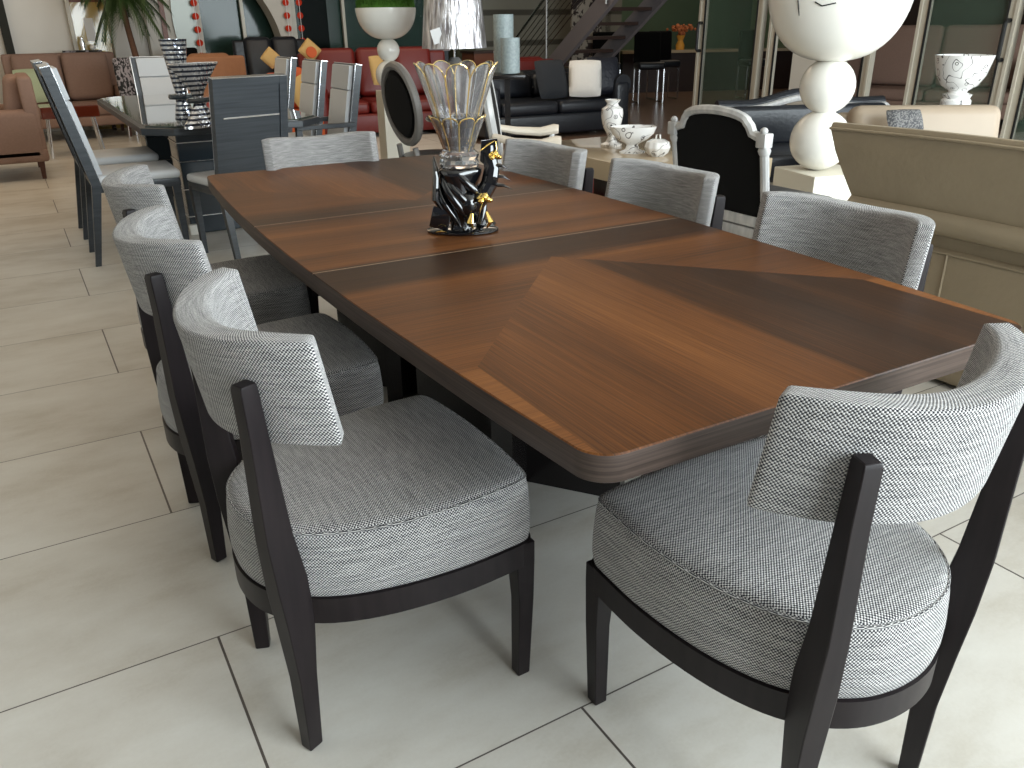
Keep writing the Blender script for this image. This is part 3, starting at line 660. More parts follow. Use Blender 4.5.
def petal(a, half, prof, zt, drop, th):
    """one pointed petal: a curved glass panel filling its own sector, scalloped at the top, with a thin gilt outline"""
    nu, nt_ = 10, 14; outer = []; inner = []
    def R(t):
        for (t0, r0), (t1, r1) in zip(prof, prof[1:]):
            if t <= t1: return r0+(r1-r0)*(t-t0)/(t1-t0)
        return prof[-1][1]
    z0 = zt[0]
    for i in range(nt_+1):
        t = i/nt_; ro = []; ri = []
        for j in range(nu+1):
            u = -1+2*j/nu; top = zt[1]-drop*(1-math.sqrt(max(0, 1-(abs(u)*0.99)**2)))*1.0
            z = z0+(top-z0)*t; tt = (z-z0)/(zt[1]-z0); r = R(tt)*(1+0.075*(1-u*u)); ang = a+half*u*0.97
            rr = r; ro.append(Vector((rr*math.cos(ang), rr*math.sin(ang), z))); ri.append(Vector(((r-th)*math.cos(ang), (r-th)*math.sin(ang), z)))
        outer.append(ro); inner.append(ri)
    m = MB(); m.loft([o_+i_[::-1] for o_, i_ in zip(outer, inner)]); p = m.build('petal', M['crystal'], cb, angle=25)
    line = [r[0] for r in outer]+outer[-1][1:-1]+[r[-1] for r in outer[::-1]]
    m = MB(); m.tube(line, 0.0017, 5); m.build('gold_edge', M['goldrim'], p)
for k in range(NP):
    petal(2*PI*k/NP, PI/NP, [(0, 0.056), (0.3, 0.068), (1, 0.106)], (0.108, 0.272), 0.040, 0.005)
for k in range(NP):
    petal(2*PI*(k+0.5)/NP, PI/NP, [(0, 0.040), (0.5, 0.056), (1, 0.074)], (0.044, 0.135), 0.020, 0.004)

# ------------------------------------------------------------------ grey dining set
def make_slate_chair(h=1.04):
    r = thing('grey_dining_chair', '', 'chair')
    m = MB(); m.box((0, 0, 0.465), (0.44, 0.43, 0.05), r=0.02, seg=3); sp = m.build('seat_pad', M['greyleather'], r)
    m = MB(); m.box((0, 0, 0.420), (0.43, 0.42, 0.045), r=0.004); m.build('seat_frame', M['slate'], r)
    for sx in (-1, 1):
        m = MB(); m.bar((sx*0.185, 0.19, 0), (sx*0.195, 0.185, 0.42), 0.026, 0.042); m.build('leg', M['slate'], r, False)
        m = MB(); m.bar((sx*0.195, -0.27, 0), (sx*0.20, -0.20, 0.44), 0.028, 0.045); m.build('leg', M['slate'], r, False)
    b0 = Vector((0, -0.20, 0.43)); b1 = Vector((0, -0.315, h))
    def P(x, t, o): q = b0+(b1-b0)*t; return Vector((x, q.y+o, q.z+o*0.15))
    m = MB()
    for sx in (-1, 1): m.loft([[P(sx*0.175, t, -0.02), P(sx*0.222, t, -0.02), P(sx*0.222, t, 0.025), P(sx*0.175, t, 0.025)] for t in (0, 1)])
    for t0, t1 in ((0, 0.06), (0.93, 1.0)): m.loft([[P(-0.176, t, -0.019), P(0.176, t, -0.019), P(0.176, t, 0.024), P(-0.176, t, 0.024)] for t in (t0, t1)])
    m.build('back_frame', M['slate'], r, False)
    m = MB(); m.loft([[P(-0.176, t, -0.012), P(0.176, t, -0.012), P(0.176, t, 0.010), P(-0.176, t, 0.010)] for t in (0.06, 0.93)]); bp = m.build('back_panel', M['slate'], r, False)
    m = MB(); m.loft([[P(-0.170, t, -0.016), P(0.170, t, -0.016), P(0.170, t, -0.011), P(-0.170, t, -0.011)] for t in (0.655, 0.668)]); m.build('chrome_strip', M['chrome'], bp, False)
    for t0, t1 in ((0.05, 0.72), (0.72, 0.985)):
        m = MB(); m.loft([[P(-0.165*s, t0+(t1-t0)*t, 0.012), P(0.165*s, t0+(t1-t0)*t, 0.012), P(0.165*s, t0+(t1-t0)*t, 0.012+0.04*k), P(-0.165*s, t0+(t1-t0)*t, 0.012+0.04*k)] for t, s, k in ((0, 1.0, 0.7), (0.03, 1.05, 1), (0.97, 1.05, 1), (1, 1.0, 0.7))]); m.build('back_pad', M['greyleather'], r, angle=50)
    m = MB()
    for sx in (-1, 1): m.loft([[P(sx*0.215, t, 0.024), P(sx*0.222, t, 0.024), P(sx*0.222, t, 0.028), P(sx*0.215, t, 0.028)] for t in (0.01, 0.99)])
    m.loft([[P(-0.222, t, -0.02), P(0.222, t, -0.02), P(0.222, t, 0.0255), P(-0.222, t, 0.0255)] for t in (1.0, 1.006)])
    m.build('chrome_trim', M['chrome'], r, False)
    return r
sl = make_slate_chair()
GS = [((0.89, 4.93), 14, 'grey wooden chair with chrome line across its back, at the glass table end', 1.0),
      ((0.36, 5.30), -90, 'grey leather dining chair on the aisle, first of its row, side view', 1.06),
      ((0.36, 6.08), -90, 'grey leather dining chair of the aisle side behind the first, mostly its seat showing', 1.06),
      ((1.06, 8.10), 180, 'pale leather chair facing us at the far end of the glass table behind the vases', 1.0),
      ((1.62, 5.72), 90, 'pale leather high back chair nearest the moss bowl pillar', 1.0),
      ((1.64, 6.50), 90, 'pale leather high back chair between two like it beyond the glass table', 1.0),
      ((1.64, 7.28), 90, 'pale leather high back chair half hidden behind the grey panelled chair', 1.0)]
for i, (xy, a, lab, sz) in enumerate(GS):
    o = sl if i == 0 else copy_tree(sl)
    o.location = (xy[0], xy[1], 0); o.rotation_euler = (0, 0, math.radians(a)); o.scale = (1, 1.12 if sz > 1 else 1, sz); o['label'] = lab; o['group'] = 'chairs round the grey glass table'
for ch in list(COL.objects):
    if ch.get('label') == GS[4][2]:
        for sx in (-1, 1):
            m = MB(); m.box((sx*0.235, -0.03, 0.655), (0.045, 0.42, 0.03), r=0.004); m.box((sx*0.235, 0.16, 0.55), (0.04, 0.04, 0.2)); m.build('armrest', M['slate'], ch, False)
t = thing('glass_dining_table', 'grey lacquered dining table with dark glass top and cut corners', 'table', (1.0, 6.53, 0))
def rrect(w, d, c):
    return [(w/2, -d/2+c), (w/2, d/2-c), (w/2-c, d/2), (-w/2+c, d/2), (-w/2, d/2-c), (-w/2, -d/2+c), (-w/2+c, -d/2), (w/2-c, -d/2)]
m = MB(); m.prism(rrect(1.10, 2.80, 0.16), 0.70, 0.742); m.build('table_frame', M['slate'], t, False, bevel=0.004)
m = MB(); m.prism(rrect(1.04, 2.74, 0.15), 0.742, 0.752); m.build('glass_top', M['darkglass'], t, False)
for sy in (-1, 1):
    m = MB(); m.box((0, sy*0.75, 0.35), (0.62, 0.30, 0.70), r=0.01); pd = m.build('pedestal', M['slate_gloss'], t, False)
    m = MB()
    for z in (0.12, 0.30, 0.48, 0.6): m.box((0, sy*0.75, z), (0.63, 0.31, 0.006))
    m.build('chrome_band', M['chrome'], pd, False)
    for sx in (-1, 1):
        m = MB(); m.box((sx*0.29, sy*0.75+(-0.16), 0.035), (0.07, 0.06, 0.07), r=0.008); m.build('white_foot', M['white'], t)
# mosaic vases
v = thing('mosaic_vase', 'tall slim mirror mosaic vase flaring upwards, behind the fan shaped one', 'vase', (*on_z(186, 122, 0.752).xy, 0.752), 0, 'mirror mosaic vases')
d_ = (v.location-CAM).length/F
m = MB(); m.lathe([(0.001, 0), (0.055, 0), (0.060, 0.02), (0.046, 0.09), (0.034, 0.15), (0.032, 0.16), (0.045, 0.24), (0.080, 0.475), (0.074, 0.475), (0.038, 0.25), (0.001, 0.16)], n=24); m.build('vase_body', M['mosaic'], v)
m = MB(); m.lathe([(0.001, 0.135), (0.075, 0.137), (0.08, 0.15), (0.075, 0.163), (0.001, 0.165)], n=24); m.build('collar', M['slate_gloss'], v)
v = thing('mosaic_vase', 'fan shaped mirror mosaic vase with an hourglass waist on the glass table', 'vase', (*on_z(203, 127, 0.752).xy, 0.752), 0.5, 'mirror mosaic vases')
m = MB(); m.lathe([(0.001, 0), (0.13, 0), (0.13, 0.015), (0.095, 0.05), (0.045, 0.12), (0.030, 0.155), (0.05, 0.20), (0.115, 0.285), (0.175, 0.35), (0.168, 0.352), (0.10, 0.28), (0.035, 0.20), (0.001, 0.17)], n=4*6, sy=0.35); m.build('vase_body', M['mosaic'], v)
m = MB(); m.lathe([(0.001, 0.135), (0.075, 0.137), (0.085, 0.15), (0.075, 0.163), (0.001, 0.165)], n=24, sy=0.5); m.build('collar', M['slate_gloss'], v)

# ------------------------------------------------------------------ sofas
def sofa(name, label, cat, loc, rz, w, d, bh, mat, n=2, aw=0.2, ah=0.6, sh=0.42, arms=(1, 1), legs=True, legm=None, group=None, puff=0.05, tilt=0.18, legh=0.10, base_h=None):
    """faces -y; origin at the centre of its footprint"""
    r = thing(name, label, cat, loc, rz, group)
    m = MB(); m.box((0, 0.0, (legh+sh-0.14)/2+0.0), (w, d, sh-0.14-legh), r=0.03, seg=3); m.build('sofa_base', mat, r)
    iw = w-aw*(arms[0]+arms[1]); x0 = -w/2+aw*arms[0]
    for k in range(n):
        cw = iw/n; cx = x0+cw*(k+0.5)
        m = MB(); m.box((cx, -0.08, sh-0.07), (cw-0.012, d-0.18, 0.15), r=0.05, seg=4); m.build('seat_cushion', mat, r)
        m = MB(); m.box((cx, d/2-0.16, (sh+bh)/2), (cw-0.012, 0.20, bh-sh), rx=-tilt, r=0.07, seg=4); m.build('back_cushion', mat, r)
    m = MB(); m.box((0, d/2-0.06, (bh-0.08+legh)/2+legh/2), (w-0.02, 0.12, bh-0.08-legh), r=0.03, seg=3); m.build('back_frame', mat, r)
    for s, on in ((-1, arms[0]), (1, arms[1])):
        if on: m = MB(); m.box((s*(w/2-aw/2), -0.01, (ah+legh)/2), (aw, d, ah-legh), r=0.06, seg=4); m.build('armrest', mat, r)
    if legs:
        for sx in (-1, 1):
            for sy in (-1, 1):
                m = MB(); m.bar((sx*(w/2-0.08), sy*(d/2-0.08), 0), (sx*(w/2-0.07), sy*(d/2-0.07), legh+0.03), 0.035, 0.05); m.build('leg', legm or M['brown_d'], r, False)
    return r
def cushion(label, c, d, mat, rz=0, rx=0, ry=0, name='throw_cushion', cat='cushion', group=None):
    m = MB(); m.pillow((0, 0, 0), d); m.xf(Matrix.Rotation(rz, 4, 'Z') @ Matrix.Rotation(rx, 4, 'X') @ Matrix.Rotation(ry, 4, 'Z'))
    o = m.build(name, mat, None, angle=80); o.location = c; return tag(o, label, cat, group)

# brown lounge at the far aisle end
sofa('brown_armchair', 'brown fabric armchair at the edge of the aisle, turned side on, dark tapered feet', 'armchair', (-0.42, 9.15, 0), math.radians(-90), 0.95, 0.9, 0.90, M['brown_f'], 1, 0.2, 0.62, arms=(1, 1), legh=0.16)
sofa('brown_sofa', 'two seat brown fabric sofa standing against the plain grey wall', 'sofa', (0.50, 12.1, 0), 0, 1.32, 0.9, 1.0, M['brown_f'], 2, 0.10, 0.60, legh=0.16)
cushion('pale green checked cushion leaning on the brown sofa arm', (0.10, 11.72, 0.66), (0.34, 0.40, 0.12), M['green_c'], rx=1.25, rz=0.2)
t = thing('coffee_table', 'low red brown lacquered coffee table on thin chrome legs before the brown sofa', 'table', (0.36, 10.3, 0))
m = MB(); m.box((0, 0, 0.47), (0.56, 0.5, 0.12), r=0.01); m.build('table_top', M['redgloss'], t, False)
for sx in (-1, 1):
    for sy in (-1, 1):
        m = MB(); m.tube([(sx*0.26, sy*0.2, 0), (sx*0.22, sy*0.18, 0.42)], 0.012); m.build('leg', M['chrome'], t)
sofa('tan_armchair', 'tan suede armchair with rounded top behind the grey panelled chair', 'armchair', (2.02, 10.9, 0), math.radians(172), 0.82, 0.8, 1.0, M['tan_f'], 1, 0.16, 0.72)
sofa('black_sofa', 'two seat black leather sofa before the teal tinted windows', 'sofa', (3.20, 12.10, 0), 0, 1.05, 0.7, 1.15, M['black_l'], 2, 0.14, 0.6, legh=0.08)
sofa('red_sofa', 'large red leather sofa behind the white pillar with the moss bowl', 'sofa', (3.98, 10.2, 0), math.radians(-10), 1.95, 0.95, 1.02, M['red_l'], 3, 0.22, 0.62, legh=0.05)
sofa('orange_bench', 'orange fabric bench seat beside the tan armchair', 'bench', (2.60, 9.4, 0), math.radians(-5), 0.5, 0.55, 0.86, M['orange'], 1, 0.08, 0.5, legh=0.05)
cushion('pale yellow cushion standing on a corner, beside the tan armchair top', (2.46, 9.66, 0.96), (0.18, 0.18, 0.07), M['yellow'], rx=PI/2-0.2, ry=PI/4)
cushion('cream and yellow cushion behind the first pale leather chair, beside the orange bench', (2.64, 9.20, 0.63), (0.30, 0.30, 0.10), M['yellow'], rx=PI/2-0.2, ry=0.5)
q = cushion('yellow cushion with an orange disc, standing on its corner on the red sofa', (3.10, 10.24, 1.01), (0.22, 0.22, 0.08), M['yellow'], rx=PI/2-0.25, ry=PI/4)
m = MB(); m.lathe([(0.001, 0), (0.065, 0), (0.065, 0.012), (0.001, 0.014)], n=24); m.xf(Matrix.Translation((0, -0.05, -0.02)) @ Matrix.Rotation(PI/2-0.25, 4, 'X')); m.build('orange_disc', M['orange'], q)
cushion('peach cushion on the red sofa, beside the white ball pillar', (*on_y(378, 72, 9.75).xy, 0.78), (0.22, 0.34, 0.10), M['yellow'], rx=PI/2-0.2, rz=0.3)

# things along the back wall
t = thing('gold_display_panel', 'tall gold glass panel with a white poster behind it on the back wall', 'panel', (0.96, 12.88, 0))
m = MB(); m.box((0, 0, 0.80), (0.46, 0.05, 1.60)); m.build('gold_glass', M['goldpanel'], t, False)
m = MB(); m.box((0, 0, 2.4), (0.46, 0.06, 1.6)); m.build('wood_header', M['woodstrip'], t, False)
m = MB(); m.box((0.0, -0.03, 1.27), (0.11, 0.012, 0.28)); m.build('white_poster', M['paper'], t, False)
b = MB(); b.box((-0.02, 12.9, 1.0), (0.10, 0.06, 2.0)); tag(b.build('dark_panel_frame', M['pic'], None, False), 'dark upright frame leaning on the grey wall at the picture edge', 'frame')
t = thing('console_table', 'narrow patterned console behind the brown sofa carrying small ornaments', 'table', (0.80, 12.68, 0))
m = MB(); m.box((0, 0, 1.0), (0.46, 0.22, 0.04)); m.build('table_top', M['pattern'], t, False)
for sx in (-1, 1): m = MB(); m.box((sx*0.2, 0, 0.49), (0.04, 0.18, 0.98)); m.build('leg', M['pattern'], t, False)
m = MB(); m.lathe([(0.001, 0), (0.03, 0), (0.025, 0.03), (0.035, 0.08), (0.02, 0.13), (0.022, 0.16), (0.001, 0.17)], (0.82, 12.66, 1.02), 16); tag(m.build('figurine', M['chrome']), 'small silver figurine on the console behind the brown sofa', 'figurine')
m = MB(); m.ball((0, 0, 0.035), 0.035, 10); m.xf(Matrix.Translation((0.93, 12.66, 1.02))); tag(m.build('glass_ball', M['white']), 'small white globe ornament beside the silver figurine', 'ornament')
# patterned chair and dark swivel chair by the pillar
def accent_chair(label, loc, rz, mat):
    r = thing('accent_chair', label, 'chair', loc, rz)
    m = MB(); m.pillow((0, 0, 0.45), (0.46, 0.46, 0.14)); m.build('seat', mat, r)
    m = MB(); m.box((0, 0.2, 0.78), (0.42, 0.08, 0.52), rx=-0.12, r=0.035, seg=3); m.build('backrest', mat, r)
    for sx in (-1, 1):
        for sy in (-1, 1): m = MB(); m.tube([(sx*0.18, sy*0.18, 0), (sx*0.15, sy*0.15, 0.42)], 0.012, 6); m.build('leg', M['chrome'], r)
    return r
p = on_y(127, 60, 11.2); accent_chair('black and white swirl patterned chair beside the brown sofa', (p.x, 11.2, 0), 0.2, M['pattern'])
for o in COL.objects:
    if o.get('label', '').startswith('black and white swirl'): o.scale = (0.55, 0.8, 0.92)
p = on_y(178, 50, 11.8); accent_chair('dark padded chair by the white pillar behind the tall mosaic vase', (p.x, 11.8, 0), -0.3, M['black_f'])
# oval mirror against the white pillar
t = thing('oval_mirror', 'tall oval mirror on the white pillar', 'mirror', (2.17, 12.80, 1.40))
m = MB(); m.lathe([(0.001, 0), (0.155, 0), (0.155, 0.01), (0.001, 0.011)], n=40, sy=3.6); m.xf(Matrix.Rotation(PI/2, 4, 'X')); m.build('mirror_glass', simple('mirror', (0.36, 0.39, 0.36), 0.35, 0.2), t)
# red bead strings
def beads(label, px, Y):
    t = thing('bead_string', label, 'decoration', (on_y(px, 25, Y).x, Y, 0), 0, 'red disc strings on the glazing')
    for k in range(9):
        m = MB(); m.lathe([(0.001, 0), (0.045, 0.0), (0.045, 0.012), (0.001, 0.013)], n=14); m.xf(Matrix.Translation((0, 0, 0.40+0.17*k)) @ Matrix.Rotation(PI/2, 4, 'X')); m.build('red_disc', M['bead'], t)
    m = MB(); m.tube([(0, -0.012, 0.35), (0, -0.012, 3.4)], 0.004, 5); m.build('string', M['paper'], t)
beads('string of red discs hanging beside the white pillar', 197, 12.72)
beads('string of red discs hanging just beside the arch', 288, 12.5)
beads('string of red discs hanging beyond the frame post, beside the moss bowl', 301, 12.5)

# potted palm
pp = on_y(128, 30, 11.9)
t = thing('palm_tree', 'potted palm with drooping green fronds before the grey partition', 'plant', (pp.x, 11.9, 0))
m = MB(); m.tube([(0.03, 0, 0.3), (0.04, 0, 0.9), (0, 0, 1.3), (-0.02, 0, 1.7)], [0.05, 0.04, 0.035, 0.03], 10); m.build('trunk', M['trunk'], t)
m = MB(); m.lathe([(0.001, 0), (0.16, 0), (0.2, 0.35), (0.18, 0.35), (0.15, 0.30), (0.001, 0.30)], n=24); m.build('plant_pot', M['white'], t)
m = MB(); rnd = random.Random(3)
for k in range(46):
    a = rnd.uniform(0, 2*PI); L_ = rnd.uniform(0.30, 0.62); up = rnd.uniform(-0.1, 0.45); pts = []
    for i in range(9):
        s = i/8; pts.append(Vector((math.cos(a)*L_*s*0.9, math.sin(a)*L_*s*0.9, 1.72+up*s*1.4-0.50*s*s)))
    for i in range(1, 9):
        for sd in (-1, 1):
            for off in (0, 0.33, 0.66):
                base = pts[i-1].lerp(pts[i], off); d = (pts[i]-pts[i-1]).normalized(); side = Vector((-math.sin(a), math.cos(a), 0))*sd
                tip = base + side*0.12*(1-0.5*i/8) + d*0.10 - Vector((0, 0, 0.07)); wv = d*0.017
                m.add([base-wv, base+wv, tip], [[0, 1, 2]])
    m.tube(pts, 0.006, 4)
m.build('palm_fronds', M['leaf'], t, False)
tag(t.children[-1], 'drooping green fronds')

# moss bowl on balls and pillar
def ball_stand(label, name, cat, P0, ped_h, ped_w, b1, b2, bowl_r, bowl_h, mat, rz=0.0):
    t = thing(name, label, cat, P0, rz)
    z = 0
    m = MB(); prof = [(b1*math.sin(PI*k/16)+1e-5, b1-b1*math.cos(PI*k/16)) for k in range(17)]; m.lathe(prof, (0, 0, 0), 32); m.build('lower_ball', mat, t)
    z = 2*b1*0.93
    m = MB(); prof = [(b2*math.sin(PI*k/16)+1e-5, z+b2-b2*math.cos(PI*k/16)) for k in range(17)]; m.lathe(prof, (0, 0, 0), 32); m.build('upper_ball', mat, t)
    z += 2*b2*0.93
    m = MB(); prof = [(bowl_r*math.sin(PI/2*k/14)**0.8+1e-5, z+bowl_h*(1-math.cos(PI/2*k/14))) for k in range(15)]; inner = [(r*0.95, zz+0.012) for r, zz in prof[::-1]]
    m.lathe([(1e-5, z)]+prof[1:]+[(inner[0][0], prof[-1][1])]+inner[1:], (0, 0, 0), 48); m.build('bowl', mat, t)
    return t, z+bowl_h
YM = 6.5; pm = on_y(391, 90, YM); hx = pm.z; sc = (Vector((pm.x, YM, pm.z))-CAM).dot(CF)/F
b = MB(); b.box((0, 0, hx/2), (0.21, 0.16, hx), r=0.004); o = b.build('pedestal', M['cream_box'], None, False); o.location = (pm.x+0.0, YM, 0); o.rotation_euler = (0, 0, 0.0)
tag(o, 'slim cream pillar plinth under the moss filled bowl', 'plinth')
s1, topz = ball_stand('white bowl on two stacked balls, filled with green moss', 'ball_bowl', 'sculpture', (pm.x, YM, hx), 0, 0, 14*sc, 11.0*sc, 29*sc, 28*sc, M['white'])
m = MB(); rnd = random.Random(5)
R0 = 28*sc
for k in range(2600):
    a = rnd.uniform(0, 2*PI); rr = R0*math.sqrt(rnd.random()); h_ = 0.10*math.sqrt(max(0, 1-(rr/R0)**2)); bx, by = rr*math.cos(a), rr*math.sin(a)
    th = rnd.uniform(0, 2*PI); l = rnd.uniform(0.03, 0.06); dx, dy = rnd.uniform(-.02, .02), rnd.uniform(-.02, .02)
    m.add([(bx-0.003*math.cos(th), by-0.003*math.sin(th), h_), (bx+0.003*math.cos(th), by+0.003*math.sin(th), h_), (bx+dx, by+dy, h_+l)], [[0, 1, 2]])
m.lathe([(R0*math.cos(PI/2*k/8)+1e-5, 0.10*math.sin(PI/2*k/8)) for k in range(9)], n=24)
m.xf(Matrix.Translation((pm.x, YM, hx+topz-0.01))); tag(m.build('moss', M['moss'], None, False), 'green moss filling the white ball stand bowl', 'moss', kind='stuff')

# silver lamp and oval chairs
def oval_chair(label, loc, rz, arms, mat_f, seat=True):
    """faces +y"""
    r = thing('oval_back_chair', label, 'chair', loc, rz)
    c = Vector((0, -0.24, 0.82)); A_, B_ = 0.225, 0.235; tl = -0.16
    def E_(a, sx=1.0, o=0): return Vector((A_*sx*math.cos(a), c.y+B_*sx*math.sin(a)*tl+o, c.z+B_*sx*math.sin(a)))
    m = MB(); n = 40
    for w, o_ in ((0.028, 0),): m.tube([E_(2*PI*k/n, 1, o_) for k in range(n)], w, 8, closed=True, flat=1.0)
    m.build('back_frame', mat_f, r)
    m = MB(); m.lathe([(1e-5, -0.03), (0.8, -0.025), (0.92, 0), (0.8, 0.025), (1e-5, 0.035)], n=36); m.xf(Matrix.Translation(c) @ Matrix.Rotation(PI/2+0.16, 4, 'X') @ Matrix.Diagonal((A_, B_, 1, 1))); m.build('back_pad', M['black_f'], r)
    m = MB(); m.lathe([(1e-5, 0.40), (0.24, 0.40), (0.265, 0.44), (0.24, 0.49), (1e-5, 0.505)], n=36, sy=0.95); m.build('seat', M['black_l'], r)
    m = MB(); m.lathe([(0.2, 0.345), (0.255, 0.345), (0.26, 0.40), (0.2, 0.405)], n=36, sy=0.95); m.build('seat_frame', mat_f, r)
    for sx in (-1, 1):
        m = MB(); m.tube([(sx*0.17, -0.22, 0), (sx*0.16, -0.20, 0.2), (sx*0.13, -0.19, 0.4), (sx*0.12, -0.22, 0.56)], [0.014, 0.018, 0.022, 0.02], 8); m.build('leg', mat_f, r)
        m = MB(); m.tube([(sx*0.18, 0.18, 0), (sx*0.18, 0.18, 0.36)], [0.014, 0.026], 8); m.build('leg', mat_f, r)
        if arms:
            m = MB(); m.tube([(sx*0.22, -0.22, 0.70), (sx*0.27, -0.10, 0.675), (sx*0.285, 0.05, 0.665), (sx*0.285, 0.14, 0.68), (sx*0.285, 0.165, 0.68)], [0.020, 0.024, 0.027, 0.032, 0.027], 10); ar = m.build('armrest', M['cream_arm'], r)
            m = MB(); m.tube([(sx*0.285, 0.13, 0.67), (sx*0.27, 0.10, 0.56), (sx*0.245, 0.08, 0.42)], 0.017, 8); m.build('arm_support', mat_f, ar)
    return r
oval_chair('silver framed oval back armchair with cream arms behind the tweed chairs', (2.45, 4.08, 0), math.radians(-122), True, M['silver'])
oval_chair('pewter framed oval back chair seen edge on beside the cream pillar plinth', (2.22, 4.92, 0), math.radians(-88), False, M['pewter'])
lp = dep(455, 60, 6.2); 
t = thing('side_table', 'small dark round table behind the crystal bowl, carrying the silver lamp', 'table', (lp.x, lp.y, 0))
m = MB(); m.lathe([(1e-5, 0.60), (0.24, 0.60), (0.25, 0.615), (0.24, 0.63), (1e-5, 0.63)], n=32); m.build('table_top', M['blackwood'], t)
m = MB(); m.lathe([(1e-5, 0), (0.16, 0), (0.16, 0.02), (0.03, 0.06), (0.025, 0.6)], n=24); m.build('pedestal', M['blackwood'], t)
t = thing('table_lamp', 'table lamp with a crinkled silver drum shade and a glass base, above the crystal bowl', 'lamp', (lp.x, lp.y, 0.63))
zz = lp.z-0.63; s_ = 6.2/F
m = MB(); m.lathe([(1e-5, 0), (0.09, 0), (0.09, 0.02), (0.03, 0.05), (0.07, 0.14), (0.085, 0.22), (0.06, 0.30), (0.035, zz-0.04), (0.055, zz-0.01), (0.03, zz+0.02), (1e-5, zz+0.02)], n=28); m.build('lamp_base', M['pewter'], t)
m = MB(); m.tube([(0, 0, zz), (0, 0, zz+0.36)], 0.009, 8); m.build('lamp_pole', M['chrome'], t)
zs = on_y(455, 48, lp.y).z-0.63
m = MB(); m.lathe([(32*s_, zs), (26*s_, zs+0.50), (25*s_, zs+0.50), (31*s_, zs)], n=48, fn=lambda a, r, z: r*(1+0.012*math.cos(17*a)+0.008*math.cos(31*a+2))); sh_ = m.build('lamp_shade', M['foil'], t)
pt = dep(437, 36, 6.2-0.27)-Vector(t.location)
m = MB(); m.box(pt, (0.075, 0.003, 0.10), rz=-0.55, ry=-0.28); m.build('price_tag', M['paper'], sh_, False)

# cracked glass cylinders
def cyl(label, px0, px1, pt_, pb, D):
    c = dep((px0+px1)/2, pb, D); r_ = (px1-px0)/2*D/F; h_ = (pb-pt_)*D/F*1.05
    m = MB(); m.lathe([(1e-5, 0), (r_, 0), (r_, h_), (r_*0.93, h_), (r_*0.93, 0.02), (1e-5, 0.02)], n=28); o = m.build('glass_cylinder', M['icecyl']); o.location = c; tag(o, label, 'vase', 'cracked glass cylinder vases')
    return c
c1 = cyl('taller crackled glass cylinder vase before the stairs', 494, 514, 22, 72, 7.4); c2 = cyl('shorter crackled glass cylinder vase before the taller one', 501, 520, 42, 73, 7.1)
t = thing('display_stand', 'low dark stand under the crackled glass cylinders', 'stand', ((c1.x+c2.x)/2, (c1.y+c2.y)/2, 0), -0.5)
zc = min(c1.z, c2.z)
m = MB(); m.box((0, 0, zc-0.02), (0.30, 0.52, 0.035), r=0.005); m.build('stand_top', M['blackwood'], t)
m = MB(); m.box((0, 0, (zc-0.04)/2), (0.05, 0.05, zc-0.04)); m.box((0, 0, 0.01), (0.3, 0.3, 0.02)); m.build('stand_base', M['blackwood'], t)

# grey and wooden sideboards far behind the lamp
for lab, px0, px1, py, Y, mt in (('grey topped sideboard behind the lamp shade', 412, 442, 51, 10.9, 'slate'), ('reddish wooden sideboard behind the lamp', 468, 500, 53, 11.4, 'woodstrip')):
    a = on_y(px0, py, Y); b_ = on_y(px1, py, Y); t = thing('sideboard', lab, 'sideboard', ((a.x+b_.x)/2, Y, 0))
    m = MB(); m.box((0, 0, a.z/2), (b_.x-a.x, 0.4, a.z)); m.build('cabinet_body', M[mt], t, False, bevel=0.004)
    m = MB(); m.box((0, 0, a.z+0.01), (b_.x-a.x+0.04, 0.44, 0.03)); m.build('cabinet_top', M['stringer'] if mt == 'slate' else M['tread'], t, False)
    for s in (-0.25, 0.25): m = MB(); m.box((s*(b_.x-a.x)*1.0, -0.205, a.z/2), ((b_.x-a.x)*0.44, 0.012, a.z*0.7)); m.build('cabinet_door', M[mt], t, False)

# ------------------------------------------------------------------ black sofa with cushions, red armchair behind
bs = sofa('chesterfield_sofa', 'black leather tufted sofa with rolled arms and scatter cushions before the stairs', 'sofa', (5.55, 8.85, 0), math.radians(-4), 2.0, 0.95, 0.70, M['black_l'], 2, 0.22, 0.62, legh=0.05)
for i in range(7):
    for j in range(2):
        m = MB(); m.ball((-0.9+0.3*i+(0.15 if j % 2 else 0), 0.235, 0.54+0.08*j), 0.014, 6); m.build('tuft_button', M['black_l'], bs)
for s in (-1, 1):
    m = MB(); m.tube([(s*0.90, -0.46, 0.58), (s*0.90, 0.42, 0.60)], 0.115, 14); m.build('rolled_arm', M['black_l'], bs)
m = MB(); m.tube([(-0.95, 0.40, 0.66), (0.95, 0.40, 0.66)], 0.08, 12); m.build('rolled_back', M['black_l'], bs)
cushion('square dark grey velvet cushion beside the white one on the black sofa', (5.55, 8.62, 0.66), (0.46, 0.46, 0.16), simple('charcoal_velvet', (0.022, 0.024, 0.028), 0.9), rx=1.25, rz=0.1, group='cushions on the tufted sofa')
cushion('white fabric cushion leaning between two black ones on the tufted sofa', (5.93, 8.46, 0.66), (0.40, 0.44, 0.15), M['white_c'], rx=1.25, rz=-0.55, group='cushions on the tufted sofa')
cushion('shiny black crushed velvet cushion at the arm end of the tufted sofa', (6.24, 8.50, 0.68), (0.44, 0.46, 0.17), simple('black_crushed_velvet', (0.012, 0.014, 0.022), 0.5, bump=0.8, bscale=30), rx=1.25, rz=-0.2, group='cushions on the tufted sofa')
sofa('red_armchair', 'red leather armchair showing only its rounded top over the tufted sofa', 'armchair', (6.05, 10.35, 0), math.radians(180), 0.85, 0.8, 0.86, M['red_l'], 1, 0.12, 0.6)

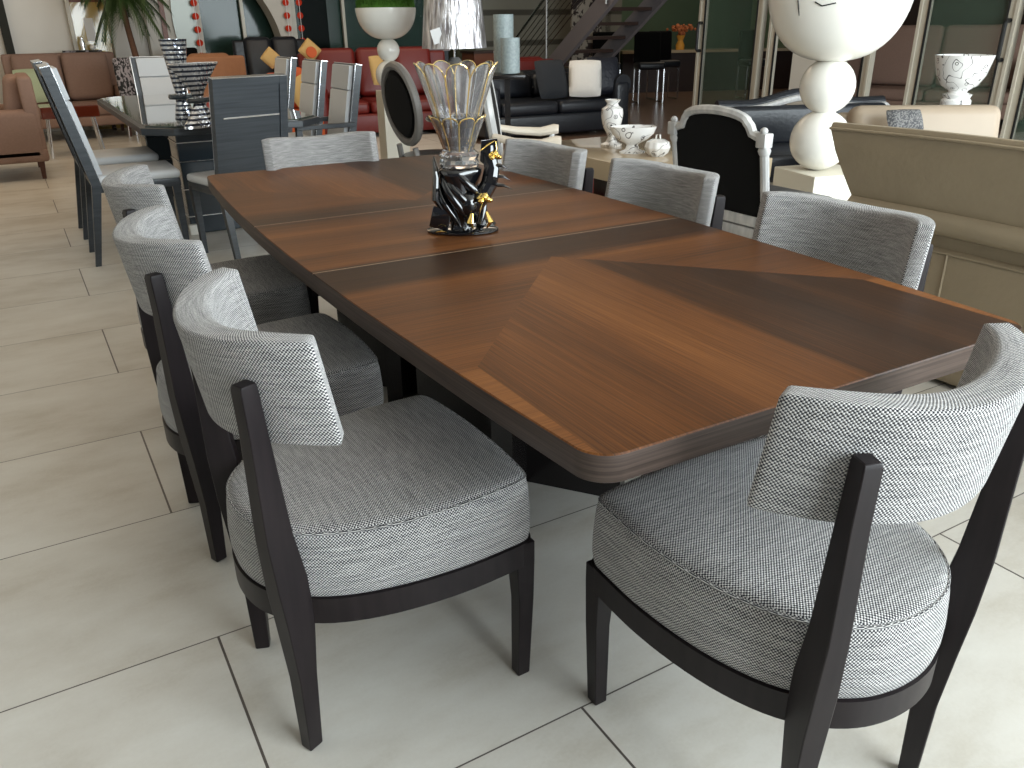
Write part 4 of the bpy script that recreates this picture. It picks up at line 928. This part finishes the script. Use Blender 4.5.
# ------------------------------------------------------------------ staircase
XS0, XS1 = 7.15, 8.0
lo = on_x(552, 64, XS0); hi = on_x(605, 0, XS0)
dirS = (hi-lo).normalized()
st = thing('staircase', 'open staircase of dark treads on grey steel stringers with a cable railing', 'staircase', (0, 0, 0))
kf = -(lo.z-0.05)/dirS.z
start = lo+dirS*kf; end = lo+dirS*((3.3-lo.z)/dirS.z)
for X_ in (XS0, XS1):
    m = MB(); a = Vector((X_, start.y, start.z)); e = Vector((X_, end.y, end.z)); up = Vector((0, 0, 0.15))
    m.loft([[a-up, a-up+Vector((0.07, 0, 0)), a+up+Vector((0.07, 0, 0)), a+up], [e-up, e-up+Vector((0.07, 0, 0)), e+up+Vector((0.07, 0, 0)), e+up]]); m.build('stringer', M['stringer'], st, False)
nst = 17
for k in range(nst):
    z = 0.19*(k+1)-0.07; f = (z-start.z)/(end.z-start.z)
    if f > 1: break
    y = start.y+(end.y-start.y)*f
    m = MB(); m.box(((XS0+XS1)/2+0.035, y, z), (XS1-XS0-0.07, 0.29, 0.045)); m.build('tread', M['tread'], st, False)
m = MB(); hp = []
for f in (0.18, 0.48, 0.78):
    p = start.lerp(end, f); m.tube([(XS0-0.04, p.y, p.z-0.1), (XS0-0.04, p.y, p.z+1.0)], 0.02, 8)
m.build('railing_post', M['pewter'], st)
m = MB()
for k in range(7):
    o_ = Vector((-0.04, 0, 0.30+0.1*k)); m.tube([start+o_, end+o_], 0.006, 5)
m.tube([start+Vector((-0.04, 0, 1.02)), end+Vector((-0.04, 0, 1.02))], 0.022, 8)
m.build('railing_cable', M['chrome'], st)
# patterned screen behind the stairs
pa = on_y(571, 50, 12.2); pb_ = on_y(600, 50, 12.2)
b = MB(); b.box(((pa.x+pb_.x)/2, 12.2, 0.9), (pb_.x-pa.x, 0.05, 1.8)); tag(b.build('patterned_screen', check_mat('ornate_screen', (0.03, 0.02, 0.02), (0.42, 0.38, 0.32), 9), None, False), 'ornate black and cream patterned screen behind the stairs', 'screen')

# ------------------------------------------------------------------ bar area
t = thing('bar_counter', 'long dark bar counter with a pale top before the green wall', 'counter', (12.0, 12.9, 0), -0.35)
m = MB(); m.box((0, 0, 0.36), (3.6, 0.5, 0.72)); m.build('counter_body', M['tread'], t, False)
m = MB(); m.box((0, -0.05, 0.745), (3.7, 0.65, 0.05)); m.build('counter_top', M['beige'], t, False)
def stool(loc, rz):
    r = thing('bar_chair', '', 'chair', loc, rz)
    m = MB(); m.box((0, 0, 0.60), (0.46, 0.44, 0.12), r=0.04, seg=3); m.build('seat', M['black_l'], r)
    m = MB(); m.box((0, 0.20, 0.86), (0.46, 0.09, 0.54), rx=-0.08, r=0.04, seg=3); m.build('backrest', M['black_f'], r)
    for sx in (-1, 1):
        m = MB(); m.tube([(sx*0.21, -0.18, 0.56), (sx*0.21, -0.19, 0.02), (sx*0.21, 0.19, 0.02), (sx*0.21, 0.18, 0.56)], 0.014, 6); m.build('leg', M['chrome'], r)
    return r
bs_ = stool((0, 0, 0), 0)
for i, (px, py, rz, lab) in enumerate(((628, 104, 2.6, 'black high chair on chrome legs nearest the tufted sofa'), (655, 106, 2.7, 'black high chair with a tall back in the middle before the bar'), (681, 106, 2.9, 'black high chair close to the door handle before the bar'), (735, 98, 2.8, 'black high chair behind the glass door pane'))):
    o = bs_ if i == 0 else copy_tree(bs_)
    o.location = ((8.70, 11.75, 0), (9.30, 11.35, 0), (9.95, 11.75, 0), (11.3, 10.9, 0))[i]; o.rotation_euler = (0, 0, rz+PI); o['label'] = lab; o['group'] = 'black chairs before the bar'
pf = on_y(688, 54, 12.0)
t = thing('flower_vase', 'amber vase of dried orange flowers standing on the bar', 'vase', (11.42, 13.02, 0.77))
t.scale = (0.8, 0.8, 0.8)
m = MB(); m.lathe([(1e-5, 0), (0.10, 0), (0.11, 0.10), (0.06, 0.2), (0.11, 0.32), (0.10, 0.32), (0.05, 0.2), (1e-5, 0.05)], n=20); m.build('vase', M['amber'], t)
m = MB(); rnd = random.Random(9)
for k in range(40): m.ball((rnd.gauss(0, 0.13), rnd.gauss(0, 0.13), 0.46+rnd.gauss(0, 0.06)), rnd.uniform(0.03, 0.055), 5)
m.build('flower_heads', M['flower'], t)
# neighbouring showroom furniture seen through the glass
sofa('brown_leather_sofa', 'brown leather sofa seen through the glass doors behind the white ball sculpture', 'sofa', (10.6, 7.0, 0), math.radians(-65), 2.4, 0.95, 1.20, M['brown_f'], 2, 0.2, 0.8)
sofa('brown_leather_armchair', 'brown leather armchair behind the glass, past the footed bowl', 'armchair', (10.9, 4.6, 0), math.radians(-70), 1.3, 0.95, 1.15, M['brown_f'], 1, 0.2, 0.75)
t = thing('picture_frame', 'framed dark picture with silver border leaning in the room behind the glass', 'picture', (11.7, 5.6, 1.0), -1.3)
m = MB(); m.box((0, 0, 0.35), (0.62, 0.03, 0.8)); m.build('frame', M['pewter'], t, False)
m = MB(); m.box((0, -0.018, 0.35), (0.5, 0.01, 0.68)); m.build('picture', M['pic'], t, False)

# ------------------------------------------------------------------ coffee table with scroll ceramics
t = thing('beige_coffee_table', 'glossy beige block coffee table carrying the scroll patterned ceramics', 'table', (3.62, 4.50, 0), 0.0)
m = MB(); m.box((0, 0, 0.385), (1.0, 1.55, 0.13), r=0.006); m.build('table_top', M['beige'], t)
m = MB(); m.box((0.1, 0, 0.166), (0.35, 0.9, 0.305)); m.build('table_base', M['blackwood'], t, False)
def cer(name, label, px, py, prof, sy=1.0, n=60, fn=None, z=0.45, cat='vase'):
    p = on_z(px, py, z); o = thing(name, label, cat, (p.x, p.y, z), -0.5, 'white ceramics with black scrolls')
    m = MB(); m.lathe(prof, n=n, sy=sy, fn=fn); m.build('ceramic_body', M['scroll'], o); return o, p
sq = lambda a, r, z: r*(1.0 if z > 0.03 else (1+0.22*abs(math.cos(2*a))**3))
cer('ceramic_vase', 'tall white urn vase with black scrolls on the beige coffee table', 611, 146, [(1e-5, 0), (0.062, 0), (0.066, 0.015), (0.035, 0.03), (0.028, 0.06), (0.034, 0.085), (0.065, 0.14), (0.078, 0.20), (0.080, 0.235), (0.076, 0.265), (0.045, 0.285), (0.040, 0.30), (0.058, 0.325), (0.052, 0.327), (0.030, 0.30), (1e-5, 0.28)], fn=sq)
cer('ceramic_bowl', 'oval footed white bowl with black scrolls on the beige coffee table', 632, 153, [(1e-5, 0), (0.075, 0), (0.078, 0.012), (0.045, 0.025), (0.040, 0.055), (0.05, 0.065), (0.10, 0.09), (0.145, 0.13), (0.165, 0.178), (0.156, 0.180), (0.09, 0.10), (1e-5, 0.080)], sy=0.62, fn=lambda a, r, z: r*(1.0 if z > 0.03 else (1+0.18*abs(math.cos(2*a))**3)), cat='bowl')
o, p = cer('ceramic_jar', 'small round lidded white jar with black scrolls on the beige coffee table', 657, 156, [(1e-5, 0), (0.045, 0), (0.075, 0.025), (0.088, 0.06), (0.075, 0.095), (0.04, 0.112), (1e-5, 0.115)], fn=lambda a, r, z: r*(1+0.03*math.cos(10*a)), cat='jar')
m = MB(); m.tube([(-0.016, 0, 0.108), (-0.012, 0, 0.14), (0.012, 0, 0.14), (0.016, 0, 0.108)], 0.006, 8); m.build('lid_handle', M['white'], o)
# rug
m = MB(); m.prism(rrect(1.3, 2.0, 0.05), 0.001, 0.012); o = m.build('red_rug', M['rug'], None, False); o.location = (3.85, 4.95, 0); tag(o, 'red rug under the beige coffee table', 'rug')

# ------------------------------------------------------------------ black framed armchair (seen from behind) and matching sofa
def carved_chair():
    r = thing('carved_chair', 'silver framed carved chair with plain black back, seen from behind before the white sculpture', 'chair', (3.07, 2.83, 0), math.radians(-90))
    r.scale = (1.02, 1, 0.93)
    w = 0.30; zt = 0.94; zb = 0.40; Yb = -0.27
    def lean(z): return Yb-(z-zb)*0.16
    # arched crest rail outline
    def crest(o):
        pts = [(-w+o, 0.86-o*0.3)]
        pts += [(-w+0.03, 0.862-o), (-w+0.07, 0.875-o), (-w+0.085, 0.91-o)]
        for k in range(13): a = PI*(1-k/12); pts.append(((w-0.10)*math.cos(a), 0.925-o+0.045*math.sin(a)))
        pts += [(w-0.085, 0.91-o), (w-0.07, 0.875-o), (w-0.03, 0.862-o), (w-o, 0.86-o*0.3)]
        return pts
    top = crest(0); n = len(top)
    m = MB(); m.tube([(x, lean(z), z) for x, z in top], 0.024, 8)
    m.build('crest_rail', M['silver'], r)
    m = MB(); m.box((0, lean(0.43), 0.43), (2*w, 0.045, 0.055), r=0.006); m.build('lower_rail', M['silver'], r)
    for s in (-1, 1):
        m = MB(); m.tube([(s*w, lean(0.40), 0.40), (s*w, lean(0.78), 0.78)], 0.021, 10)
        m.tube([(s*w, lean(0.78), 0.78), (s*w, lean(0.80), 0.80), (s*w, lean(0.82), 0.82)], [0.024, 0.030, 0.024], 10); m.box((s*w, lean(0.85), 0.85), (0.055, 0.055, 0.07), r=0.006); m.ball((s*w, lean(0.9), 0.895), 0.018, 8)
        m.build('back_post', M['silver'], r)
        m = MB(); m.tube([(s*w, -0.30, 0), (s*w, -0.25, 0.4)], [0.016, 0.026], 10); m.build('leg', M['silver'], r)
        m = MB(); m.tube([(s*w, 0.27, 0), (s*w, 0.27, 0.36)], [0.014, 0.028], 10); m.build('leg', M['silver'], r)
    poly = [(-w+0.005, 0.45)]+[(x*0.99, z) for x, z in crest(0.012)]+[(w-0.005, 0.45)]
    m = MB(); m.extrude([(x, lean(z)+0.012, z) for x, z in poly], (0, -0.022, 0)); m.build('back_panel', M['black_f'], r, False)
    m = MB(); m.box((0, 0, 0.44), (0.58, 0.54, 0.13), r=0.05, seg=4); m.build('seat_cushion', M['black_l'], r)
    m = MB(); m.box((0, 0, 0.365), (0.62, 0.58, 0.06), r=0.01); m.build('seat_frame', M['silver'], r)
    return r
carved_chair()
# matching carved sofa behind the sculpture
t = thing('carved_sofa', 'black leather sofa with a curved silver carved frame behind the white sculpture', 'sofa', (5.55, 4.75, 0), math.radians(-20))
t.scale = (0.86, 0.9, 0.80)
m = MB(); m.box((0, -0.40, 0.30), (1.7, 0.8, 0.26), r=0.04, seg=3); m.build('seat', M['black_l'], t)
m = MB(); n = 20; rings = []
pts = []
for k in range(n+1):
    u = -1+2*k/n; pts.append(Vector((u*0.88, 0.0, 0.80+0.05*math.cos(u*PI)+0.02*math.cos(2*u*PI))))
m.tube(pts, 0.034, 8); m.tube([pts[0], (-0.93, -0.1, 0.68), (-0.95, -0.4, 0.60), (-0.95, -0.6, 0.6)], 0.03, 8); m.tube([pts[-1], (0.93, -0.1, 0.68), (0.95, -0.4, 0.60), (0.95, -0.6, 0.6)], 0.03, 8)
m.build('carved_frame', M['silver'], t)
m = MB(); m.box((0, -0.02, 0.60), (1.72, 0.12, 0.40), r=0.05, seg=3); m.tube([p+Vector((0, 0.06, 0.035)) for p in pts], 0.055, 10); m.build('back_pad', M['black_l'], t)
for sx in (-1, 1):
    for sy in (-0.05, -0.75): m = MB(); m.tube([(sx*0.8, sy, 0), (sx*0.8, sy, 0.2)], 0.025, 8); m.build('leg', M['silver'], t)

# ------------------------------------------------------------------ white ball sculpture on its plinth
D_S = 4.75; cbp = dep(819, 172, D_S)
pz = cbp.z
cxs, cys = dep(820, 140, D_S).x, dep(820, 140, D_S).y
b = MB(); b.box((0, 0, pz/2), (0.40, 0.40, pz), r=0.004); o = b.build('plinth', M['cream_box'], None, False); o.location = (cxs+0.04, cys-0.02, 0); o.rotation_euler = (0, 0, math.radians(-14))
tag(o, 'square cream plinth under the big white ball sculpture', 'plinth')
px = D_S/F
s2, tz = ball_stand('large white bowl on two big balls, cracked lines on its side', 'ball_sculpture', 'sculpture', (cxs, cys, pz), 0, 0, 29*px, 26*px, 65*px, 66*px, M['white'])
m = MB()
for pts in (((-0.18, 0.06, 0.03), (-0.18, 0.05, -0.05), (-0.17, 0.03, -0.12)), ((-0.08, 0.0, 0.06), (0.0, -0.02, 0.04), (0.08, -0.03, 0.05))): pass
bowl_r = 65*px; zc = tz
for pl in ([(798, 0), (799, 12), (801, 28)], [(801, 28), (802, 31), (803, 32)], [(815, 2), (822, 6), (836, 3)]):
    pts = []
    for qx, qy in pl:
        d = ray(qx, qy); o_ = CAM-Vector((cxs, cys, pz+zc)); a_ = d.dot(d); b2 = 2*d.dot(o_); rr = bowl_r*1.012; c2_ = o_.dot(o_)-rr*rr; disc = b2*b2-4*a_*c2_
        if disc < 0: continue
        tt = (-b2-math.sqrt(disc))/(2*a_); pts.append(CAM+d*tt-Vector((cxs, cys, pz)))
    if len(pts) > 1: m.tube(pts, 0.0035, 5)
if m.v: m.build('painted_line', M['alu_dark'], s2)

# ------------------------------------------------------------------ taupe sofa (seen from behind) and cream sofa beyond
def taupe():
    r = thing('taupe_sofa', 'large taupe leather sofa with a high flared back, standing before the tweed chairs', 'sofa', (2.63, 0, 0), 0)
    # footprint: rear face on x=0 (local), runs from y=-1.4 to 1.95; seat extends to +x
    y0, y1 = -1.2, 2.0
    m = MB(); m.box((0.50, (y0+y1)/2, 0.27), (1.0, y1-y0, 0.50), r=0.03, seg=3); m.build('sofa_base', M['taupe'], r)
    m = MB(); 
    for yy in (1.50, 0.4): m.tube([(-0.002, yy, 0.03), (-0.002, yy, 0.505)], 0.004, 6)
    m.tube([(-0.001, y0, 0.505), (-0.001, y1-0.02, 0.505)], 0.004, 6); m.build('seam', M['taupe'], r)
    m = MB(); m.box((0.14, (y0+y1)/2+0.0, 0.56), (0.24, y1-y0-0.04, 0.18), r=0.05, seg=4); m.build('back_base', M['taupe'], r)
    # flared headrest: outer shell leaning outwards over the rear face
    def sec(u, yy, k):
        # u along height 0..1
        return None
    rings = []; n = 26
    for i in range(n+1):
        f = i/n; yy = y1+0.02+(y0-y1)*f
        e = min(1.0, i/3.0); top = 0.925+0.008*math.sin(f*9); out = -0.085-0.012*math.sin(f*5)
        # end of the headrest tapers in towards the bottom
        inset_ = 0.14
        sec_ = [(0.02, 0.60), (-0.015, 0.66), (-0.045, 0.74), (-0.07, 0.82), (out-0.005, top-0.02), (out+0.004, top), (out+0.016, top+0.002), (out+0.03, top-0.02), (0.01, 0.84), (0.06, 0.74), (0.14, 0.64), (0.12, 0.59)]
        ring = []
        for x, z in sec_:
            ys = yy
            if i == 0: ys = yy-0.10*(1-min(1, max(0, (z-0.6)/0.28)))
            if i == 1: ys = yy-0.05*(1-min(1, max(0, (z-0.6)/0.28)))
            ring.append(Vector((x, ys, z)))
        rings.append(ring)
    m = MB(); m.loft(rings); hr = m.build('headrest', M['taupe'], r, angle=50)
    m = MB(); m.tube([(r_[4].x-0.003, r_[4].y, r_[4].z) for r_ in rings], 0.0055, 6); m.build('piping', M['taupe'], hr)
    m = MB(); rings = []
    for i in range(n+1):
        f = i/n; yy = y1-0.06+(y0-y1)*f; s = math.sin(f*14)*0.008
        rings.append([Vector((x, yy, z)) for x, z in ((0.02, 0.56), (-0.03+s, 0.575), (-0.045+s, 0.60), (-0.03, 0.63+s), (0.0, 0.66), (0.08, 0.66), (0.08, 0.56))])
    m.loft(rings); m.build('leather_fold', M['taupe'], r, angle=60)
    for k in range(3):
        m = MB(); w_ = (y1-y0)/3; m.box((0.62, y0+w_*(k+0.5), 0.47), (0.72, w_-0.015, 0.14), r=0.05, seg=4); m.build('seat_cushion', M['taupe'], r)
    for yy in (y0+0.1, y1-0.1):
        for xx in (0.1, 0.9): m = MB(); m.box((xx, yy, 0.012), (0.06, 0.06, 0.024)); m.build('foot', M['blackwood'], r, False)
taupe()
t = sofa('cream_sofa', 'cream leather sofa showing its rounded back over the taupe sofa', 'sofa', (4.99, 3.14, 0), math.radians(-34), 1.10, 0.9, 0.75, M['cream_l'], 1, 0.05, 0.5, legh=0.05)
pc = dep(905, 120, 5.30)
cushion('small grey woven cushion lying on top of the cream sofa back', (pc.x, pc.y, pc.z), (0.25, 0.15, 0.07), M['greypat'], rz=-0.4, rx=1.0)
# footed bowl behind
D_B = 6.7; bp_ = dep(955, 105, D_B); s_ = D_B/F*0.93
t = thing('plinth_table', 'small dark stand under the big footed white bowl', 'stand', (bp_.x, bp_.y, 0))
m = MB(); m.lathe([(1e-5, 0), (0.18, 0), (0.18, 0.02), (0.05, 0.05), (0.05, bp_.z-0.05), (0.16, bp_.z-0.02), (0.16, bp_.z), (1e-5, bp_.z)], n=28); m.build('stand_column', M['black_c'], t)
o = thing('footed_bowl', 'large white footed bowl with black scrolls and squares before the glass door', 'bowl', (bp_.x, bp_.y, bp_.z), 0)
m = MB(); m.lathe([(1e-5, 0), (15*s_, 0), (15*s_, 5*s_), (13*s_, 7*s_), (15*s_, 11*s_), (9*s_, 13*s_), (10*s_, 15*s_), (18*s_, 20*s_), (24*s_, 30*s_), (29*s_, 50*s_), (27.5*s_, 50*s_), (22*s_, 30*s_), (1e-5, 18*s_)], n=40); m.build('ceramic_body', M['scroll'], o)
